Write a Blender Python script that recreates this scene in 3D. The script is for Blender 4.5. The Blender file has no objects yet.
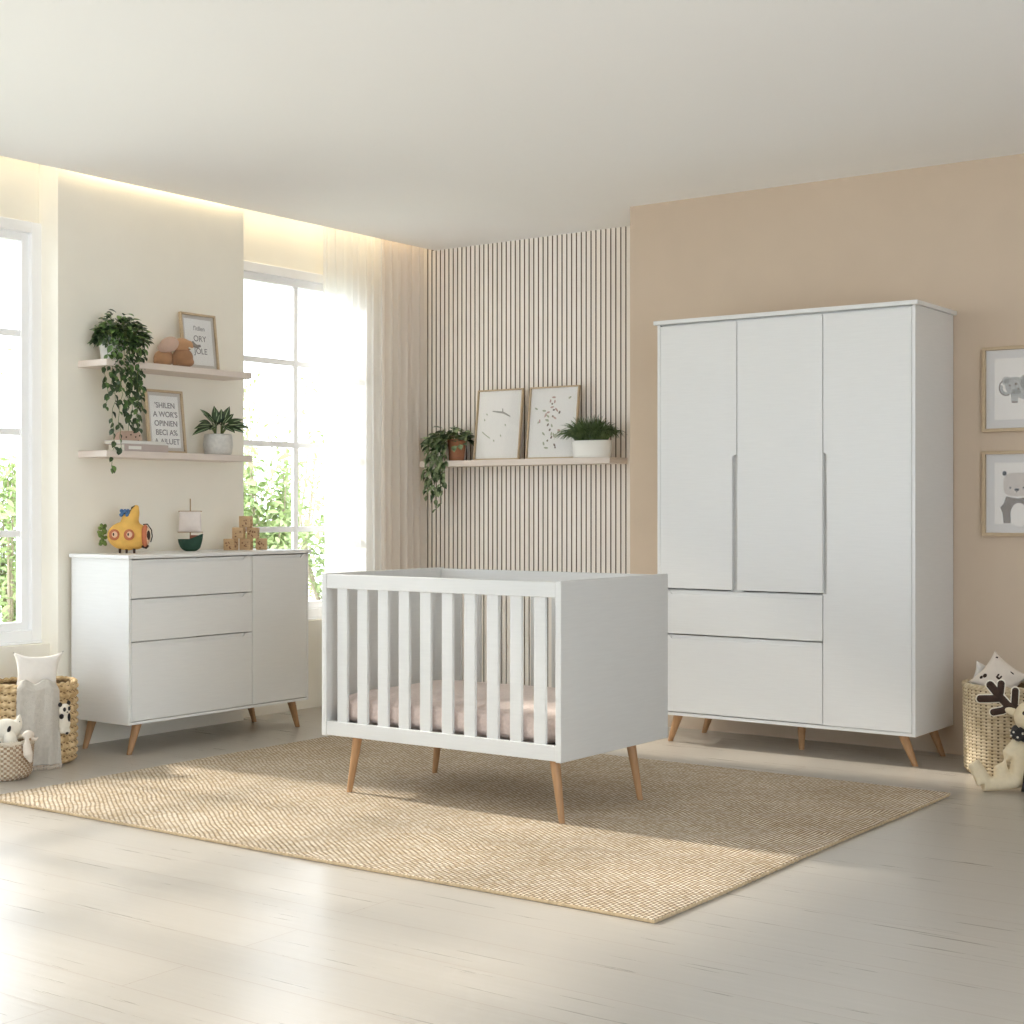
import bpy, bmesh, math, random
from mathutils import Vector, Matrix, Euler, noise
PI = math.pi
sc = bpy.context.scene
COL = sc.collection
rnd = random.Random(7)

# ------------------------------------------------------------------ materials
def lin(c):
    return tuple(((v / 255.0) / 12.92 if v / 255.0 <= 0.04045 else ((v / 255.0 + 0.055) / 1.055) ** 2.4) for v in c) + (1.0,)

def mat(name, rgb, rough=0.5, var=0.0, scale=20.0, stretch=(1, 1, 1), bump=0.0, bscale=60.0, spec=0.5,
        rgb2=None, coat=0.0, sheen=0.0, detail=3.0):
    m = bpy.data.materials.new(name); m.use_nodes = True
    nt = m.node_tree; N = nt.nodes; L = nt.links
    b = N['Principled BSDF']
    b.inputs['Base Color'].default_value = lin(rgb)
    b.inputs['Roughness'].default_value = rough
    b.inputs['Specular IOR Level'].default_value = spec
    b.inputs['Coat Weight'].default_value = coat
    b.inputs['Sheen Weight'].default_value = sheen
    tc = N.new('ShaderNodeTexCoord'); mp = N.new('ShaderNodeMapping')
    mp.inputs['Scale'].default_value = stretch
    L.new(tc.outputs['Object'], mp.inputs['Vector'])
    if var > 0 or rgb2:
        nz = N.new('ShaderNodeTexNoise'); nz.inputs['Scale'].default_value = scale; nz.inputs['Detail'].default_value = detail
        L.new(mp.outputs['Vector'], nz.inputs['Vector'])
        rp = N.new('ShaderNodeValToRGB')
        a = lin(rgb); c = lin(rgb2) if rgb2 else tuple(v * (1 - var) for v in a[:3]) + (1,)
        rp.color_ramp.elements[0].position = 0.35; rp.color_ramp.elements[1].position = 0.65
        rp.color_ramp.elements[0].color = c; rp.color_ramp.elements[1].color = a
        L.new(nz.outputs['Fac'], rp.inputs['Fac']); L.new(rp.outputs['Color'], b.inputs['Base Color'])
    if bump > 0:
        n2 = N.new('ShaderNodeTexNoise'); n2.inputs['Scale'].default_value = bscale
        L.new(mp.outputs['Vector'], n2.inputs['Vector'])
        bp = N.new('ShaderNodeBump'); bp.inputs['Strength'].default_value = bump; bp.inputs['Distance'].default_value = 0.004
        L.new(n2.outputs['Fac'], bp.inputs['Height']); L.new(bp.outputs['Normal'], b.inputs['Normal'])
    return m

M = {}
M['white'] = mat('white_lacquer', (234, 234, 232), 0.42, 0.025, 3, (3, 3, 60), 0.05, 40)
M['crib_white'] = mat('white_crib_lacquer', (214, 214, 211), 0.45, 0.03, 3, (3, 3, 50), 0.05, 40)
M['oak'] = mat('oak_leg', (182, 140, 98), 0.45, 0.2, 14, (6, 6, 0.6), 0.05, 30)
M['ceiling'] = mat('ceiling_paint', (250, 250, 250), 0.9, 0.005, 4)
M['cream'] = mat('cream_paint', (248, 243, 230), 0.85, 0.02, 5, bump=0.05, bscale=200)
M['tan'] = mat('tan_paint', (214, 195, 173), 0.85, 0.03, 4, bump=0.05, bscale=200)
M['wall_dim'] = mat('unseen_wall_dim', (150, 140, 130), 0.85)  # tone of the unseen walls, kept dark to hold back bounce light
M['slat'] = mat('slat_wood', (250, 243, 234), 0.6, 0.03, 20, (8, 8, 0.5))
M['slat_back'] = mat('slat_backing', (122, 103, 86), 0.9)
M['win'] = mat('window_paint', (250, 250, 250), 0.45)
M['shelf'] = mat('shelf_oak_pale', (226, 214, 204), 0.6, 0.06, 8, (1, 1, 10))
M['frame'] = mat('frame_wood', (205, 182, 150), 0.55, 0.1, 20, (2, 2, 8))
M['paper'] = mat('print_paper', (252, 250, 246), 0.8)
M['matboard'] = mat('mat_board', (216, 210, 203), 0.85)
M['card'] = mat('card_warm', (236, 229, 220), 0.85)
M['ink'] = mat('ink_grey', (135, 128, 128), 0.8)
M['ink_dark'] = mat('ink_dark', (60, 52, 48), 0.8)
M['ink_soft'] = mat('ink_soft', (188, 184, 176), 0.8, 0.15, 60)
M['ink_brown'] = mat('ink_brown', (140, 126, 112), 0.8, 0.25, 50)
M['sage'] = mat('ink_sage', (190, 192, 170), 0.8)
M['bear_head'] = mat('ink_bear_head', (212, 200, 188), 0.8, 0.1, 40)
M['ink_soft2'] = mat('ink_soft_shade', (158, 153, 144), 0.8, 0.15, 60)
M['rose'] = mat('ink_rose', (206, 180, 170), 0.8)
M['leaf'] = mat('leaf_green', (66, 88, 50), 0.42, 0.0, 25, rgb2=(34, 54, 30), coat=0.15)
M['leaf_pale'] = mat('leaf_pale_green', (120, 150, 84), 0.45, 0.0, 25, rgb2=(58, 92, 44))
M['leaf_var'] = mat('leaf_variegated', (158, 172, 130), 0.45, 0.0, 30, rgb2=(58, 84, 50))
M['leaf_stripe'] = mat('leaf_midrib', (176, 196, 150), 0.5)
M['grass'] = mat('grass_green', (104, 122, 76), 0.5, 0.0, 30, rgb2=(56, 78, 44))
M['stem'] = mat('stem_green', (110, 126, 70), 0.6)
M['soil'] = mat('soil', (62, 48, 38), 0.95, 0.3, 60, bump=0.5)
M['pot_white'] = mat('ceramic_white', (236, 235, 230), 0.3)
M['pot_stone'] = mat('stoneware', (214, 212, 206), 0.7, 0.12, 60, bump=0.3, bscale=80)
M['terracotta'] = mat('terracotta', (176, 118, 86), 0.8, 0.1, 20)
M['mattress'] = mat('mattress_sheet', (226, 208, 200), 0.9, 0.1, 90, bump=0.6, bscale=70, sheen=0.2)
M['led'] = None
M['pink'] = mat('plush_pink_beige', (208, 178, 160), 0.95, 0.06, 40, sheen=0.3)
M['caramel'] = mat('plush_caramel', (190, 146, 108), 0.95, 0.08, 40, sheen=0.3)
M['caramel_d'] = mat('plush_brown', (164, 122, 88), 0.95, 0.08, 40, sheen=0.3)
M['grey_pl'] = mat('plush_grey', (140, 134, 128), 0.95)
M['ivory'] = mat('plush_ivory', (238, 230, 214), 0.95, 0.05, 50, bump=0.3, bscale=200, sheen=0.2)
M['cream_pl'] = mat('plush_cream_linen', (228, 212, 180), 0.95, 0.06, 50, bump=0.3, bscale=220)
M['black_pl'] = mat('plush_black', (38, 34, 33), 0.9, sheen=0.1)
M['choc'] = mat('felt_chocolate', (66, 48, 38), 0.95, 0.2, 40)
M['yellow'] = mat('plush_yellow', (232, 184, 96), 0.9, 0.1, 30, bump=0.3, bscale=150)
M['rust'] = mat('plush_rust', (188, 112, 78), 0.9, 0.1, 40)
M['peach'] = mat('plush_peach', (226, 190, 160), 0.9)
M['blue'] = mat('plush_blue', (74, 112, 156), 0.9)
M['coral_green'] = mat('plush_leaf_green', (112, 132, 66), 0.9, 0.2, 60)
M['teal'] = mat('boat_green', (38, 76, 60), 0.75, 0.25, 60)
M['mast'] = mat('mast_wood', (170, 140, 100), 0.6)
M['sail'] = mat('sail_cloth', (232, 222, 216), 0.9, 0.05, 60)
M['cabin'] = mat('boat_deck', (150, 92, 70), 0.8)
M['block'] = mat('toy_block_wood', (206, 172, 130), 0.65, 0.15, 30, (1, 1, 8))
M['block_ink'] = mat('toy_block_ink', (128, 88, 60), 0.8)
M['book_white'] = mat('book_cover_white', (232, 230, 224), 0.6)
M['book_grey'] = mat('book_cover_mauve', (186, 172, 166), 0.6)
M['book_page'] = mat('book_pages', (236, 230, 216), 0.8, 0.1, 10, (1, 1, 120))
M['seagrass'] = mat('braided_seagrass', (226, 200, 156), 0.85, 0.0, 30, rgb2=(186, 154, 108), bump=0.4, bscale=120)
M['wicker'] = mat('wicker_cane', (218, 202, 172), 0.75, 0.0, 25, rgb2=(188, 168, 134), bump=0.3, bscale=120)
M['wicker_gap_shade'] = mat('wicker_gap_shade', (96, 76, 54), 0.9)  # strand gaps coloured dark, standing in for shade between canes
M['seagrass_gap_shade'] = mat('seagrass_gap_shade', (128, 98, 62), 0.9)  # shade between the braids, painted as a darker tone
M['rope_light'] = mat('basket_cotton', (226, 214, 194), 0.9, 0.1, 60)
M['rope_brown'] = mat('basket_jute', (168, 142, 114), 0.9, 0.1, 60)
M['basket_in'] = mat('basket_lining', (120, 96, 66), 0.95)
M['knit'] = mat('knit_grey', (200, 193, 182), 0.95, 0.08, 60, bump=0.8, bscale=160, sheen=0.2)
M['cushion'] = mat('cushion_linen', (232, 226, 218), 0.9, 0.04, 30, bump=0.3, bscale=160)
M['cushion_warm'] = mat('cushion_cotton', (226, 214, 200), 0.9, 0.04, 30)
M['pale_bounce_ground'] = mat('pale_bounce_ground', (205, 205, 190), 0.95, 0.1, 3)  # unseen ground outside, coloured pale to bounce light up to the ceiling
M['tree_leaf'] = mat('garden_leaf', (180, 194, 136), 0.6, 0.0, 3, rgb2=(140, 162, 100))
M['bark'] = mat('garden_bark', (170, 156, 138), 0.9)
M['seam'] = mat('seam_shadowgap', (120, 118, 114), 0.8)

def glass_mat():
    m = bpy.data.materials.new('clear_glass'); m.use_nodes = True
    nt = m.node_tree; N = nt.nodes; L = nt.links; N.clear()
    o = N.new('ShaderNodeOutputMaterial'); mx = N.new('ShaderNodeMixShader')
    t = N.new('ShaderNodeBsdfTransparent'); g = N.new('ShaderNodeBsdfGlossy'); fr = N.new('ShaderNodeFresnel')
    g.inputs['Roughness'].default_value = 0.02; fr.inputs['IOR'].default_value = 1.25
    L.new(fr.outputs[0], mx.inputs[0]); L.new(t.outputs[0], mx.inputs[1]); L.new(g.outputs[0], mx.inputs[2])
    L.new(mx.outputs[0], o.inputs[0]); return m
M['glass'] = glass_mat()

def cloth_mat(name, rgb, transp, transl):
    m = bpy.data.materials.new(name); m.use_nodes = True
    nt = m.node_tree; N = nt.nodes; L = nt.links; N.clear()
    o = N.new('ShaderNodeOutputMaterial'); d = N.new('ShaderNodeBsdfDiffuse'); tl = N.new('ShaderNodeBsdfTranslucent')
    tp = N.new('ShaderNodeBsdfTransparent'); m1 = N.new('ShaderNodeMixShader'); m2 = N.new('ShaderNodeMixShader')
    d.inputs[0].default_value = lin(rgb); tl.inputs[0].default_value = lin(rgb)
    m1.inputs[0].default_value = transl; m2.inputs[0].default_value = transp
    L.new(d.outputs[0], m1.inputs[1]); L.new(tl.outputs[0], m1.inputs[2])
    L.new(m1.outputs[0], m2.inputs[1]); L.new(tp.outputs[0], m2.inputs[2]); L.new(m2.outputs[0], o.inputs[0])
    return m
M['sheer'] = cloth_mat('sheer_voile', (250, 249, 247), 0.12, 0.62)
M['drape'] = cloth_mat('drape_linen', (244, 237, 229), 0.0, 0.30)

def floor_mat():
    m = bpy.data.materials.new('pale_plank_floor'); m.use_nodes = True
    nt = m.node_tree; N = nt.nodes; L = nt.links; b = N['Principled BSDF']
    tc = N.new('ShaderNodeTexCoord'); mp = N.new('ShaderNodeMapping'); L.new(tc.outputs['Object'], mp.inputs['Vector'])
    br = N.new('ShaderNodeTexBrick'); br.offset = 0.37; br.squash = 1.0
    br.inputs['Scale'].default_value = 1.0; br.inputs['Brick Width'].default_value = 8.0; br.inputs['Row Height'].default_value = 0.205
    br.inputs['Mortar Size'].default_value = 0.0022; br.inputs['Mortar Smooth'].default_value = 0.3
    br.inputs['Color1'].default_value = (0.0, 0, 0, 1); br.inputs['Color2'].default_value = (1, 1, 1, 1)
    br.inputs['Mortar'].default_value = (0.5, 0.5, 0.5, 1)
    L.new(mp.outputs['Vector'], br.inputs['Vector'])
    # grain stretched along X, shifted per plank
    add = N.new('ShaderNodeVectorMath'); add.operation = 'ADD'
    sc3 = N.new('ShaderNodeVectorMath'); sc3.operation = 'SCALE'; sc3.inputs['Scale'].default_value = 7.0
    L.new(br.outputs['Color'], sc3.inputs[0]); L.new(mp.outputs['Vector'], add.inputs[0]); L.new(sc3.outputs[0], add.inputs[1])
    m2 = N.new('ShaderNodeMapping'); m2.inputs['Scale'].default_value = (0.9, 22, 1); L.new(add.outputs[0], m2.inputs['Vector'])
    nz = N.new('ShaderNodeTexNoise'); nz.inputs['Scale'].default_value = 2.2; nz.inputs['Detail'].default_value = 6; nz.inputs['Roughness'].default_value = 0.6
    L.new(m2.outputs[0], nz.inputs['Vector'])
    rp = N.new('ShaderNodeValToRGB'); e = rp.color_ramp.elements
    e[0].position = 0.22; e[0].color = lin((178, 171, 160)); e[1].position = 0.68; e[1].color = lin((186, 179, 169))
    L.new(nz.outputs['Fac'], rp.inputs['Fac'])
    mxa = N.new('ShaderNodeMixRGB'); mxa.blend_type = 'MULTIPLY'; mxa.inputs[0].default_value = 1.0
    r2 = N.new('ShaderNodeValToRGB'); r2.color_ramp.elements[0].color = (0.96, 0.96, 0.96, 1); r2.color_ramp.elements[1].color = (1, 1, 1, 1)
    L.new(br.outputs['Color'], r2.inputs['Fac']); L.new(rp.outputs['Color'], mxa.inputs[1]); L.new(r2.outputs['Color'], mxa.inputs[2])
    mx = N.new('ShaderNodeMixRGB'); mx.inputs[2].default_value = lin((166, 154, 142))
    L.new(br.outputs['Fac'], mx.inputs[0]); L.new(mxa.outputs[0], mx.inputs[1]); L.new(mx.outputs[0], b.inputs['Base Color'])
    rr = N.new('ShaderNodeMapRange'); rr.inputs['To Min'].default_value = 0.24; rr.inputs['To Max'].default_value = 0.34
    L.new(nz.outputs['Fac'], rr.inputs['Value']); L.new(rr.outputs[0], b.inputs['Roughness'])
    b.inputs['Specular IOR Level'].default_value = 0.5
    bp = N.new('ShaderNodeBump'); bp.inputs['Strength'].default_value = 0.25; bp.inputs['Distance'].default_value = 0.002
    mth = N.new('ShaderNodeMath'); mth.operation = 'SUBTRACT'
    L.new(nz.outputs['Fac'], mth.inputs[0]); L.new(br.outputs['Fac'], mth.inputs[1]); L.new(mth.outputs[0], bp.inputs['Height'])
    L.new(bp.outputs['Normal'], b.inputs['Normal'])
    return m
M['floor'] = floor_mat()

def rug_mat():
    m = bpy.data.materials.new('braided_jute_rug'); m.use_nodes = True
    nt = m.node_tree; N = nt.nodes; L = nt.links; b = N['Principled BSDF']
    tc = N.new('ShaderNodeTexCoord')
    nd = N.new('ShaderNodeTexNoise'); nd.inputs['Scale'].default_value = 5.0
    L.new(tc.outputs['Object'], nd.inputs['Vector'])
    sub = N.new('ShaderNodeVectorMath'); sub.operation = 'SUBTRACT'; sub.inputs[1].default_value = (0.5, 0.5, 0.5)
    L.new(nd.outputs['Color'], sub.inputs[0])
    sl = N.new('ShaderNodeVectorMath'); sl.operation = 'SCALE'; sl.inputs['Scale'].default_value = 0.03
    L.new(sub.outputs[0], sl.inputs[0])
    ad = N.new('ShaderNodeVectorMath'); ad.operation = 'ADD'
    L.new(tc.outputs['Object'], ad.inputs[0]); L.new(sl.outputs[0], ad.inputs[1])
    mp = N.new('ShaderNodeMapping'); mp.inputs['Rotation'].default_value = (0, 0, PI / 2); L.new(ad.outputs[0], mp.inputs['Vector'])
    br = N.new('ShaderNodeTexBrick'); br.offset = 0.5
    br.inputs['Scale'].default_value = 1.0; br.inputs['Brick Width'].default_value = 0.021; br.inputs['Row Height'].default_value = 0.0150
    br.inputs['Mortar Size'].default_value = 0.0042; br.inputs['Mortar Smooth'].default_value = 1.0
    br.inputs['Color1'].default_value = lin((244, 232, 212)); br.inputs['Color2'].default_value = lin((216, 197, 168))
    br.inputs['Mortar'].default_value = lin((112, 84, 56)); br.inputs['Bias'].default_value = -0.1  # dark jute gaps, deepened in colour in place of self-shadow
    L.new(mp.outputs[0], br.inputs['Vector'])
    nb = N.new('ShaderNodeTexNoise'); nb.inputs['Scale'].default_value = 3.0; nb.inputs['Detail'].default_value = 5
    L.new(tc.outputs['Object'], nb.inputs['Vector'])
    rb = N.new('ShaderNodeValToRGB'); rb.color_ramp.elements[0].position = 0.3; rb.color_ramp.elements[1].position = 0.7
    rb.color_ramp.elements[0].color = (0.84, 0.82, 0.78, 1); rb.color_ramp.elements[1].color = (1, 1, 1, 1)
    L.new(nb.outputs['Fac'], rb.inputs['Fac'])
    mx = N.new('ShaderNodeMixRGB'); mx.blend_type = 'MULTIPLY'; mx.inputs[0].default_value = 1
    L.new(br.outputs['Color'], mx.inputs[1]); L.new(rb.outputs['Color'], mx.inputs[2]); L.new(mx.outputs[0], b.inputs['Base Color'])
    iv = N.new('ShaderNodeMath'); iv.operation = 'SUBTRACT'; iv.inputs[0].default_value = 1.0
    L.new(br.outputs['Fac'], iv.inputs[1])
    bp = N.new('ShaderNodeBump'); bp.inputs['Strength'].default_value = 0.7; bp.inputs['Distance'].default_value = 0.006
    L.new(iv.outputs[0], bp.inputs['Height']); L.new(bp.outputs['Normal'], b.inputs['Normal'])
    b.inputs['Roughness'].default_value = 0.95; b.inputs['Specular IOR Level'].default_value = 0.1
    return m
M['rug'] = rug_mat()
M['jute_edge'] = mat('jute_binding', (206, 182, 146), 0.95, 0.25, 90, bump=0.8, bscale=150)

# ------------------------------------------------------------------ helpers
def tag(o, label=None, cat=None, group=None, kind=None):
    if label: o['label'] = label
    if cat: o['category'] = cat
    if group: o['group'] = group
    if kind: o['kind'] = kind
    return o

def empty(name, loc, label=None, cat=None, group=None):
    o = bpy.data.objects.new(name, None); COL.objects.link(o); o.location = loc; o.empty_display_size = 0.1
    return tag(o, label, cat, group)

def origin_of(o):
    p = Vector((0, 0, 0))
    while o is not None:
        p += Vector(o.location); o = o.parent
    return p

class MB:
    """collects shapes in world coordinates (after matrix X) and links them as one mesh object"""
    def __init__(s, X=None):
        s.bm = bmesh.new(); s.X = X or Matrix.Identity(4); s.mi = 0
    def _v(s, co): return s.bm.verts.new(s.X @ Vector(co))
    def _f(s, vs):
        try:
            f = s.bm.faces.new(vs); f.material_index = s.mi; return f
        except ValueError: return None
    def box(s, x0, x1, y0, y1, z0, z1):
        v = [s._v((x, y, z)) for z in (z0, z1) for y in (y0, y1) for x in (x0, x1)]
        for q in ((0, 2, 3, 1), (4, 5, 7, 6), (0, 1, 5, 4), (2, 6, 7, 3), (0, 4, 6, 2), (1, 3, 7, 5)): s._f([v[i] for i in q])
        return s
    def prism(s, pts, axis, a, b):
        """polygon pts extruded along axis ('x','y','z') from a to b; pts are the other two coordinates in order"""
        def co(p, t):
            return (t, p[0], p[1]) if axis == 'x' else (p[0], t, p[1]) if axis == 'y' else (p[0], p[1], t)
        A = [s._v(co(p, a)) for p in pts]; B = [s._v(co(p, b)) for p in pts]; n = len(pts)
        s._f(A[::-1]); s._f(B)
        for i in range(n): s._f([A[i], A[(i + 1) % n], B[(i + 1) % n], B[i]])
        return s
    def tube(s, pts, rad, n=12, cap=True):
        pts = [Vector(p) for p in pts]; rad = rad if isinstance(rad, (list, tuple)) else [rad] * len(pts)
        rings = []
        for i, p in enumerate(pts):
            d = (pts[min(i + 1, len(pts) - 1)] - pts[max(i - 1, 0)]).normalized()
            up = Vector((0, 0, 1)) if abs(d.z) < 0.9 else Vector((1, 0, 0))
            a = d.cross(up).normalized(); b = a.cross(d).normalized()
            rings.append([s._v(p + (a * math.cos(2 * PI * k / n) + b * math.sin(2 * PI * k / n)) * rad[i]) for k in range(n)])
        for r0, r1 in zip(rings, rings[1:]):
            for k in range(n): s._f([r0[k], r0[(k + 1) % n], r1[(k + 1) % n], r1[k]])
        if cap: s._f(rings[0][::-1]); s._f(rings[-1])
        return s
    def ball(s, c, r, rot=None, nu=20, nv=12):
        c = Vector(c); r = (r, r, r) if isinstance(r, (int, float)) else r
        R = Euler(rot).to_matrix() if rot else Matrix.Identity(3)
        top = s._v(c + R @ Vector((0, 0, r[2]))); bot = s._v(c + R @ Vector((0, 0, -r[2]))); rows = []
        for j in range(1, nv):
            t = PI * j / nv
            rows.append([s._v(c + R @ Vector((r[0] * math.sin(t) * math.cos(2 * PI * k / nu), r[1] * math.sin(t) * math.sin(2 * PI * k / nu), r[2] * math.cos(t)))) for k in range(nu)])
        for k in range(nu):
            s._f([top, rows[0][k], rows[0][(k + 1) % nu]]); s._f([bot, rows[-1][(k + 1) % nu], rows[-1][k]])
        for a, b in zip(rows, rows[1:]):
            for k in range(nu): s._f([a[k], b[k], b[(k + 1) % nu], a[(k + 1) % nu]])
        return s
    def lathe(s, c, prof, n=40, sx=1, sy=1, close=False):
        c = Vector(c); rings = []
        for r, z in prof:
            rings.append([s._v(c + Vector((r * sx * math.cos(2 * PI * k / n), r * sy * math.sin(2 * PI * k / n), z))) for k in range(n)])
        for a, b in zip(rings, rings[1:]):
            for k in range(n): s._f([a[k], a[(k + 1) % n], b[(k + 1) % n], b[k]])
        s._f(rings[0][::-1]); s._f(rings[-1])
        return s
    def grid(s, fn, nu, nv, closed=False):
        V = [[s._v(fn(i / nu, j / nv)) for j in range(nv + 1)] for i in range(nu if closed else nu + 1)]
        for i in range(nu):
            for j in range(nv):
                s._f([V[i][j], V[(i + 1) % nu if closed else i + 1][j], V[(i + 1) % nu if closed else i + 1][j + 1], V[i][j + 1]])
        return s
    def build(s, name, mats, parent=None, bevel=0.0, smooth=False, seg=2, label=None, solid=0.0, sub=0, recalc=True):
        if recalc: bmesh.ops.recalc_face_normals(s.bm, faces=s.bm.faces)
        me = bpy.data.meshes.new(name)
        if parent is not None: s.bm.transform(Matrix.Translation(-origin_of(parent)))
        s.bm.to_mesh(me); s.bm.free()
        for m in (mats if isinstance(mats, (list, tuple)) else [mats]): me.materials.append(m)
        o = bpy.data.objects.new(name, me); COL.objects.link(o)
        if parent is not None: o.parent = parent
        if smooth: me.polygons.foreach_set('use_smooth', [True] * len(me.polygons))
        if solid:
            md = o.modifiers.new('solid', 'SOLIDIFY'); md.thickness = solid; md.offset = 0
        if bevel:
            md = o.modifiers.new('bevel', 'BEVEL'); md.width = bevel; md.segments = seg; md.limit_method = 'ANGLE'; md.angle_limit = 0.6
        if sub:
            md = o.modifiers.new('sub', 'SUBSURF'); md.levels = sub; md.render_levels = sub
        if label: o['label'] = label
        return o

def soften(o, voxel=0.004, it=6):
    """fuse overlapping volumes into one continuous soft body"""
    md = o.modifiers.new('fuse', 'REMESH'); md.mode = 'VOXEL'; md.voxel_size = voxel; md.use_smooth_shade = True
    md = o.modifiers.new('soft', 'SMOOTH'); md.factor = 0.5; md.iterations = it
    return o

def struct(name, mb, m, parent=None, bevel=0.0, **k):
    o = mb.build(name, m, parent, bevel, **k)
    if parent is None: o['kind'] = 'structure'
    return o

# ------------------------------------------------------------------ room
ZC = 2.81; XE = -6.088; XP = -6.122; XW = -6.27; YB = 7.57; YR = 7.095; XC = -4.342
XR = 1.6; YF = -1.0; ZT = 3.0
P0, P1 = 4.698, 5.934                                   # pier
W = {1: (0.4, 4.697), 2: (5.975, 7.06)}  # window openings along y
ZS, ZH = 0.52, 2.565
struct('floor', MB().box(-6.6, XR + 0.2, YF, 7.8, -0.1, 0.0), M['floor'])
struct('ceiling', MB().box(XE, XR + 0.2, YF, 7.8, ZC, ZT).box(-6.6, XE, YF, 7.8, ZT - 0.02, ZT + 0.08), M['ceiling'])
mb = MB()
ys = [YF, W[1][0], W[1][1], W[2][0], W[2][1], 7.8]
for i in range(0, 6, 2): mb.box(XW - 0.14, XW, ys[i], ys[i + 1], 0, ZT)
for k in (1, 2):
    mb.box(XW - 0.14, XW, W[k][0], W[k][1], 0, ZS).box(XW - 0.14, XW, W[k][0], W[k][1], ZH, ZT)
struct('wall_left', mb, M['cream'])
struct('trim_1', MB().box(XW, XP, P0, P1, 0, ZT), M['cream'])        # the projecting pier between the windows
struct('trim_2', MB().box(XW, XW + 0.085, YF, P0, 0, ZS - 0.011), M['cream'])  # low apron under the left windows
struct('trim_3', MB().box(XW, XW + 0.085, P1, 7.56, 0, ZS - 0.011), M['cream'])
struct('wall_right', MB().box(XC, XR + 0.2, YR, 7.8, 0, ZC), M['tan'])
struct('wall_side_blocker', MB().box(XR, XR + 0.2, 3.4, YR, 0, ZC), M['wall_dim'])  # unseen wall, cut short so light enters from the side
struct('wall_front_blocker', MB().box(-4.7, XR + 0.2, YF - 0.2, YF, 0, ZC), M['wall_dim'])  # unseen wall added to block light, left open at one end
# slatted back wall: backing with battens
bk = MB().box(-6.3, XC, YB + 0.014, 7.8, 0, ZT)
back = struct('wall_back', bk, M['slat_back'])
sl = MB(); x = -6.245
while x < XC - 0.03:
    n0 = len(sl.bm.faces)
    sl.box(x, x + 0.0268, YB + 0.001, YB + 0.0142, 0.0, ZC if x > XE - 0.03 else ZT - 0.02); x += 0.0345
    sl.bm.faces.ensure_lookup_table()
    for k in (n0 + 4, n0 + 5): sl.bm.faces[k].material_index = 1      # batten sides painted in the backing colour so gaps read dark
sl.build('batten_panel', [M['slat'], M['slat_back']], back)

def window(n, cols):
    y0, y1 = W[n]
    r = empty('window_%d' % n, (XW, (y0 + y1) / 2, ZS)); r['kind'] = 'structure'
    c = 0.055
    f = MB()                                               # outer casing
    f.box(XW - 0.09, XW + 0.02, y0 - 0.005, y0 + c, ZS, ZH).box(XW - 0.09, XW + 0.02, y1 - c, y1 + 0.005, ZS, ZH)
    f.box(XW - 0.09, XW + 0.02, y0 + c, y1 - c, ZH - c, ZH).box(XW - 0.09, XW + 0.02, y0 + c, y1 - c, ZS, ZS + c)
    fo = f.build('window_frame', M['win'], r, 0.004)
    s = 0.040; a0, a1, b0, b1 = y0 + c, y1 - c, ZS + c, ZH - c
    g = MB(); xs0, xs1 = XW - 0.05, XW - 0.005               # sash and glazing bars
    g.box(xs0, xs1, a0, a0 + s, b0, b1).box(xs0, xs1, a1 - s, a1, b0, b1).box(xs0, xs1, a0 + s, a1 - s, b1 - s, b1).box(xs0, xs1, a0 + s, a1 - s, b0, b0 + s)
    for k in range(1, cols):
        yy = a0 + (a1 - a0) * k / cols
        g.box(xs0 + 0.01, xs1 - 0.01, yy - 0.016, yy + 0.016, b0 + s, b1 - s)
    for zz in (1.045, 1.54, 2.02):
        g.box(xs0 + 0.012, xs1 - 0.012, a0 + s, a1 - s, zz - 0.016, zz + 0.016)
    g.build('sash', M['win'], fo, 0.002)
    MB().box(XW - 0.029, XW - 0.026, a0 + s, a1 - s, b0 + s, b1 - s).build('window_pane', M['glass'], r)
    MB().box(XW - 0.02, XW + 0.03, y0 - 0.005, y1 + 0.0, ZS - 0.010, ZS).build('window_sill', M['win'], r, 0.002)
window(1, 8); window(2, 2)

# cove lights above the ceiling edge
def strip(y0, y1, x, z, w, e, rot=(0, 0, 0)):
    l = bpy.data.lights.new('cove_light', 'AREA'); l.shape = 'RECTANGLE'; l.size = w; l.size_y = y1 - y0
    l.energy = e; l.color = (1.0, 0.85, 0.60)
    o = bpy.data.objects.new('cove_light', l); COL.objects.link(o); o.location = (x, (y0 + y1) / 2, z); o.rotation_euler = rot
    return o
strip(P0 + 0.01, P1 - 0.01, -6.105, 2.94, 0.022, 1.3)
strip(0.0, P0 - 0.02, -6.17, 2.95, 0.05, 2.0, (0, -0.2, 0))
strip(P1 + 0.02, 7.5, -6.17, 2.95, 0.05, 1.4, (0, -0.2, 0))

# ------------------------------------------------------------------ curtains
def pleats(y0, y1, x, z0, z1, amp, wl, seed, ph=0.0):
    r = random.Random(seed); K = [r.uniform(0.7, 1.3) for _ in range(40)]
    def fn(a, b):
        y = y0 + (y1 - y0) * a; t = (y - y0) / wl
        f = K[int(t) % 40]; top = 1 - 0.35 * b
        xx = x + amp * (math.sin(2 * PI * t + ph + 0.3 * math.sin(t * 1.7)) * f * top + 0.10 * math.sin(4.3 * PI * t + 1.0) + 0.06 * math.sin(9 * b + t))
        return (xx, y + 0.006 * math.sin(5 * b + 3 * t), z0 + (z1 - z0) * b)
    return fn
c = MB().grid(pleats(6.60, 7.10, -6.145, 0.02, 2.93, 0.026, 0.068, 3), 220, 30).build('sheer_curtain', M['sheer'], None, smooth=True)
tag(c, 'sheer white voile curtain glowing over the far window beside the beige drape', 'curtain')
c = MB().grid(pleats(7.115, 7.52, -6.150, 0.02, 2.94, 0.033, 0.066, 9), 200, 30).build('drape_curtain', M['drape'], None, smooth=True)
tag(c, 'pale beige pleated drape hanging in the corner beside the slatted wall', 'curtain')

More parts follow.
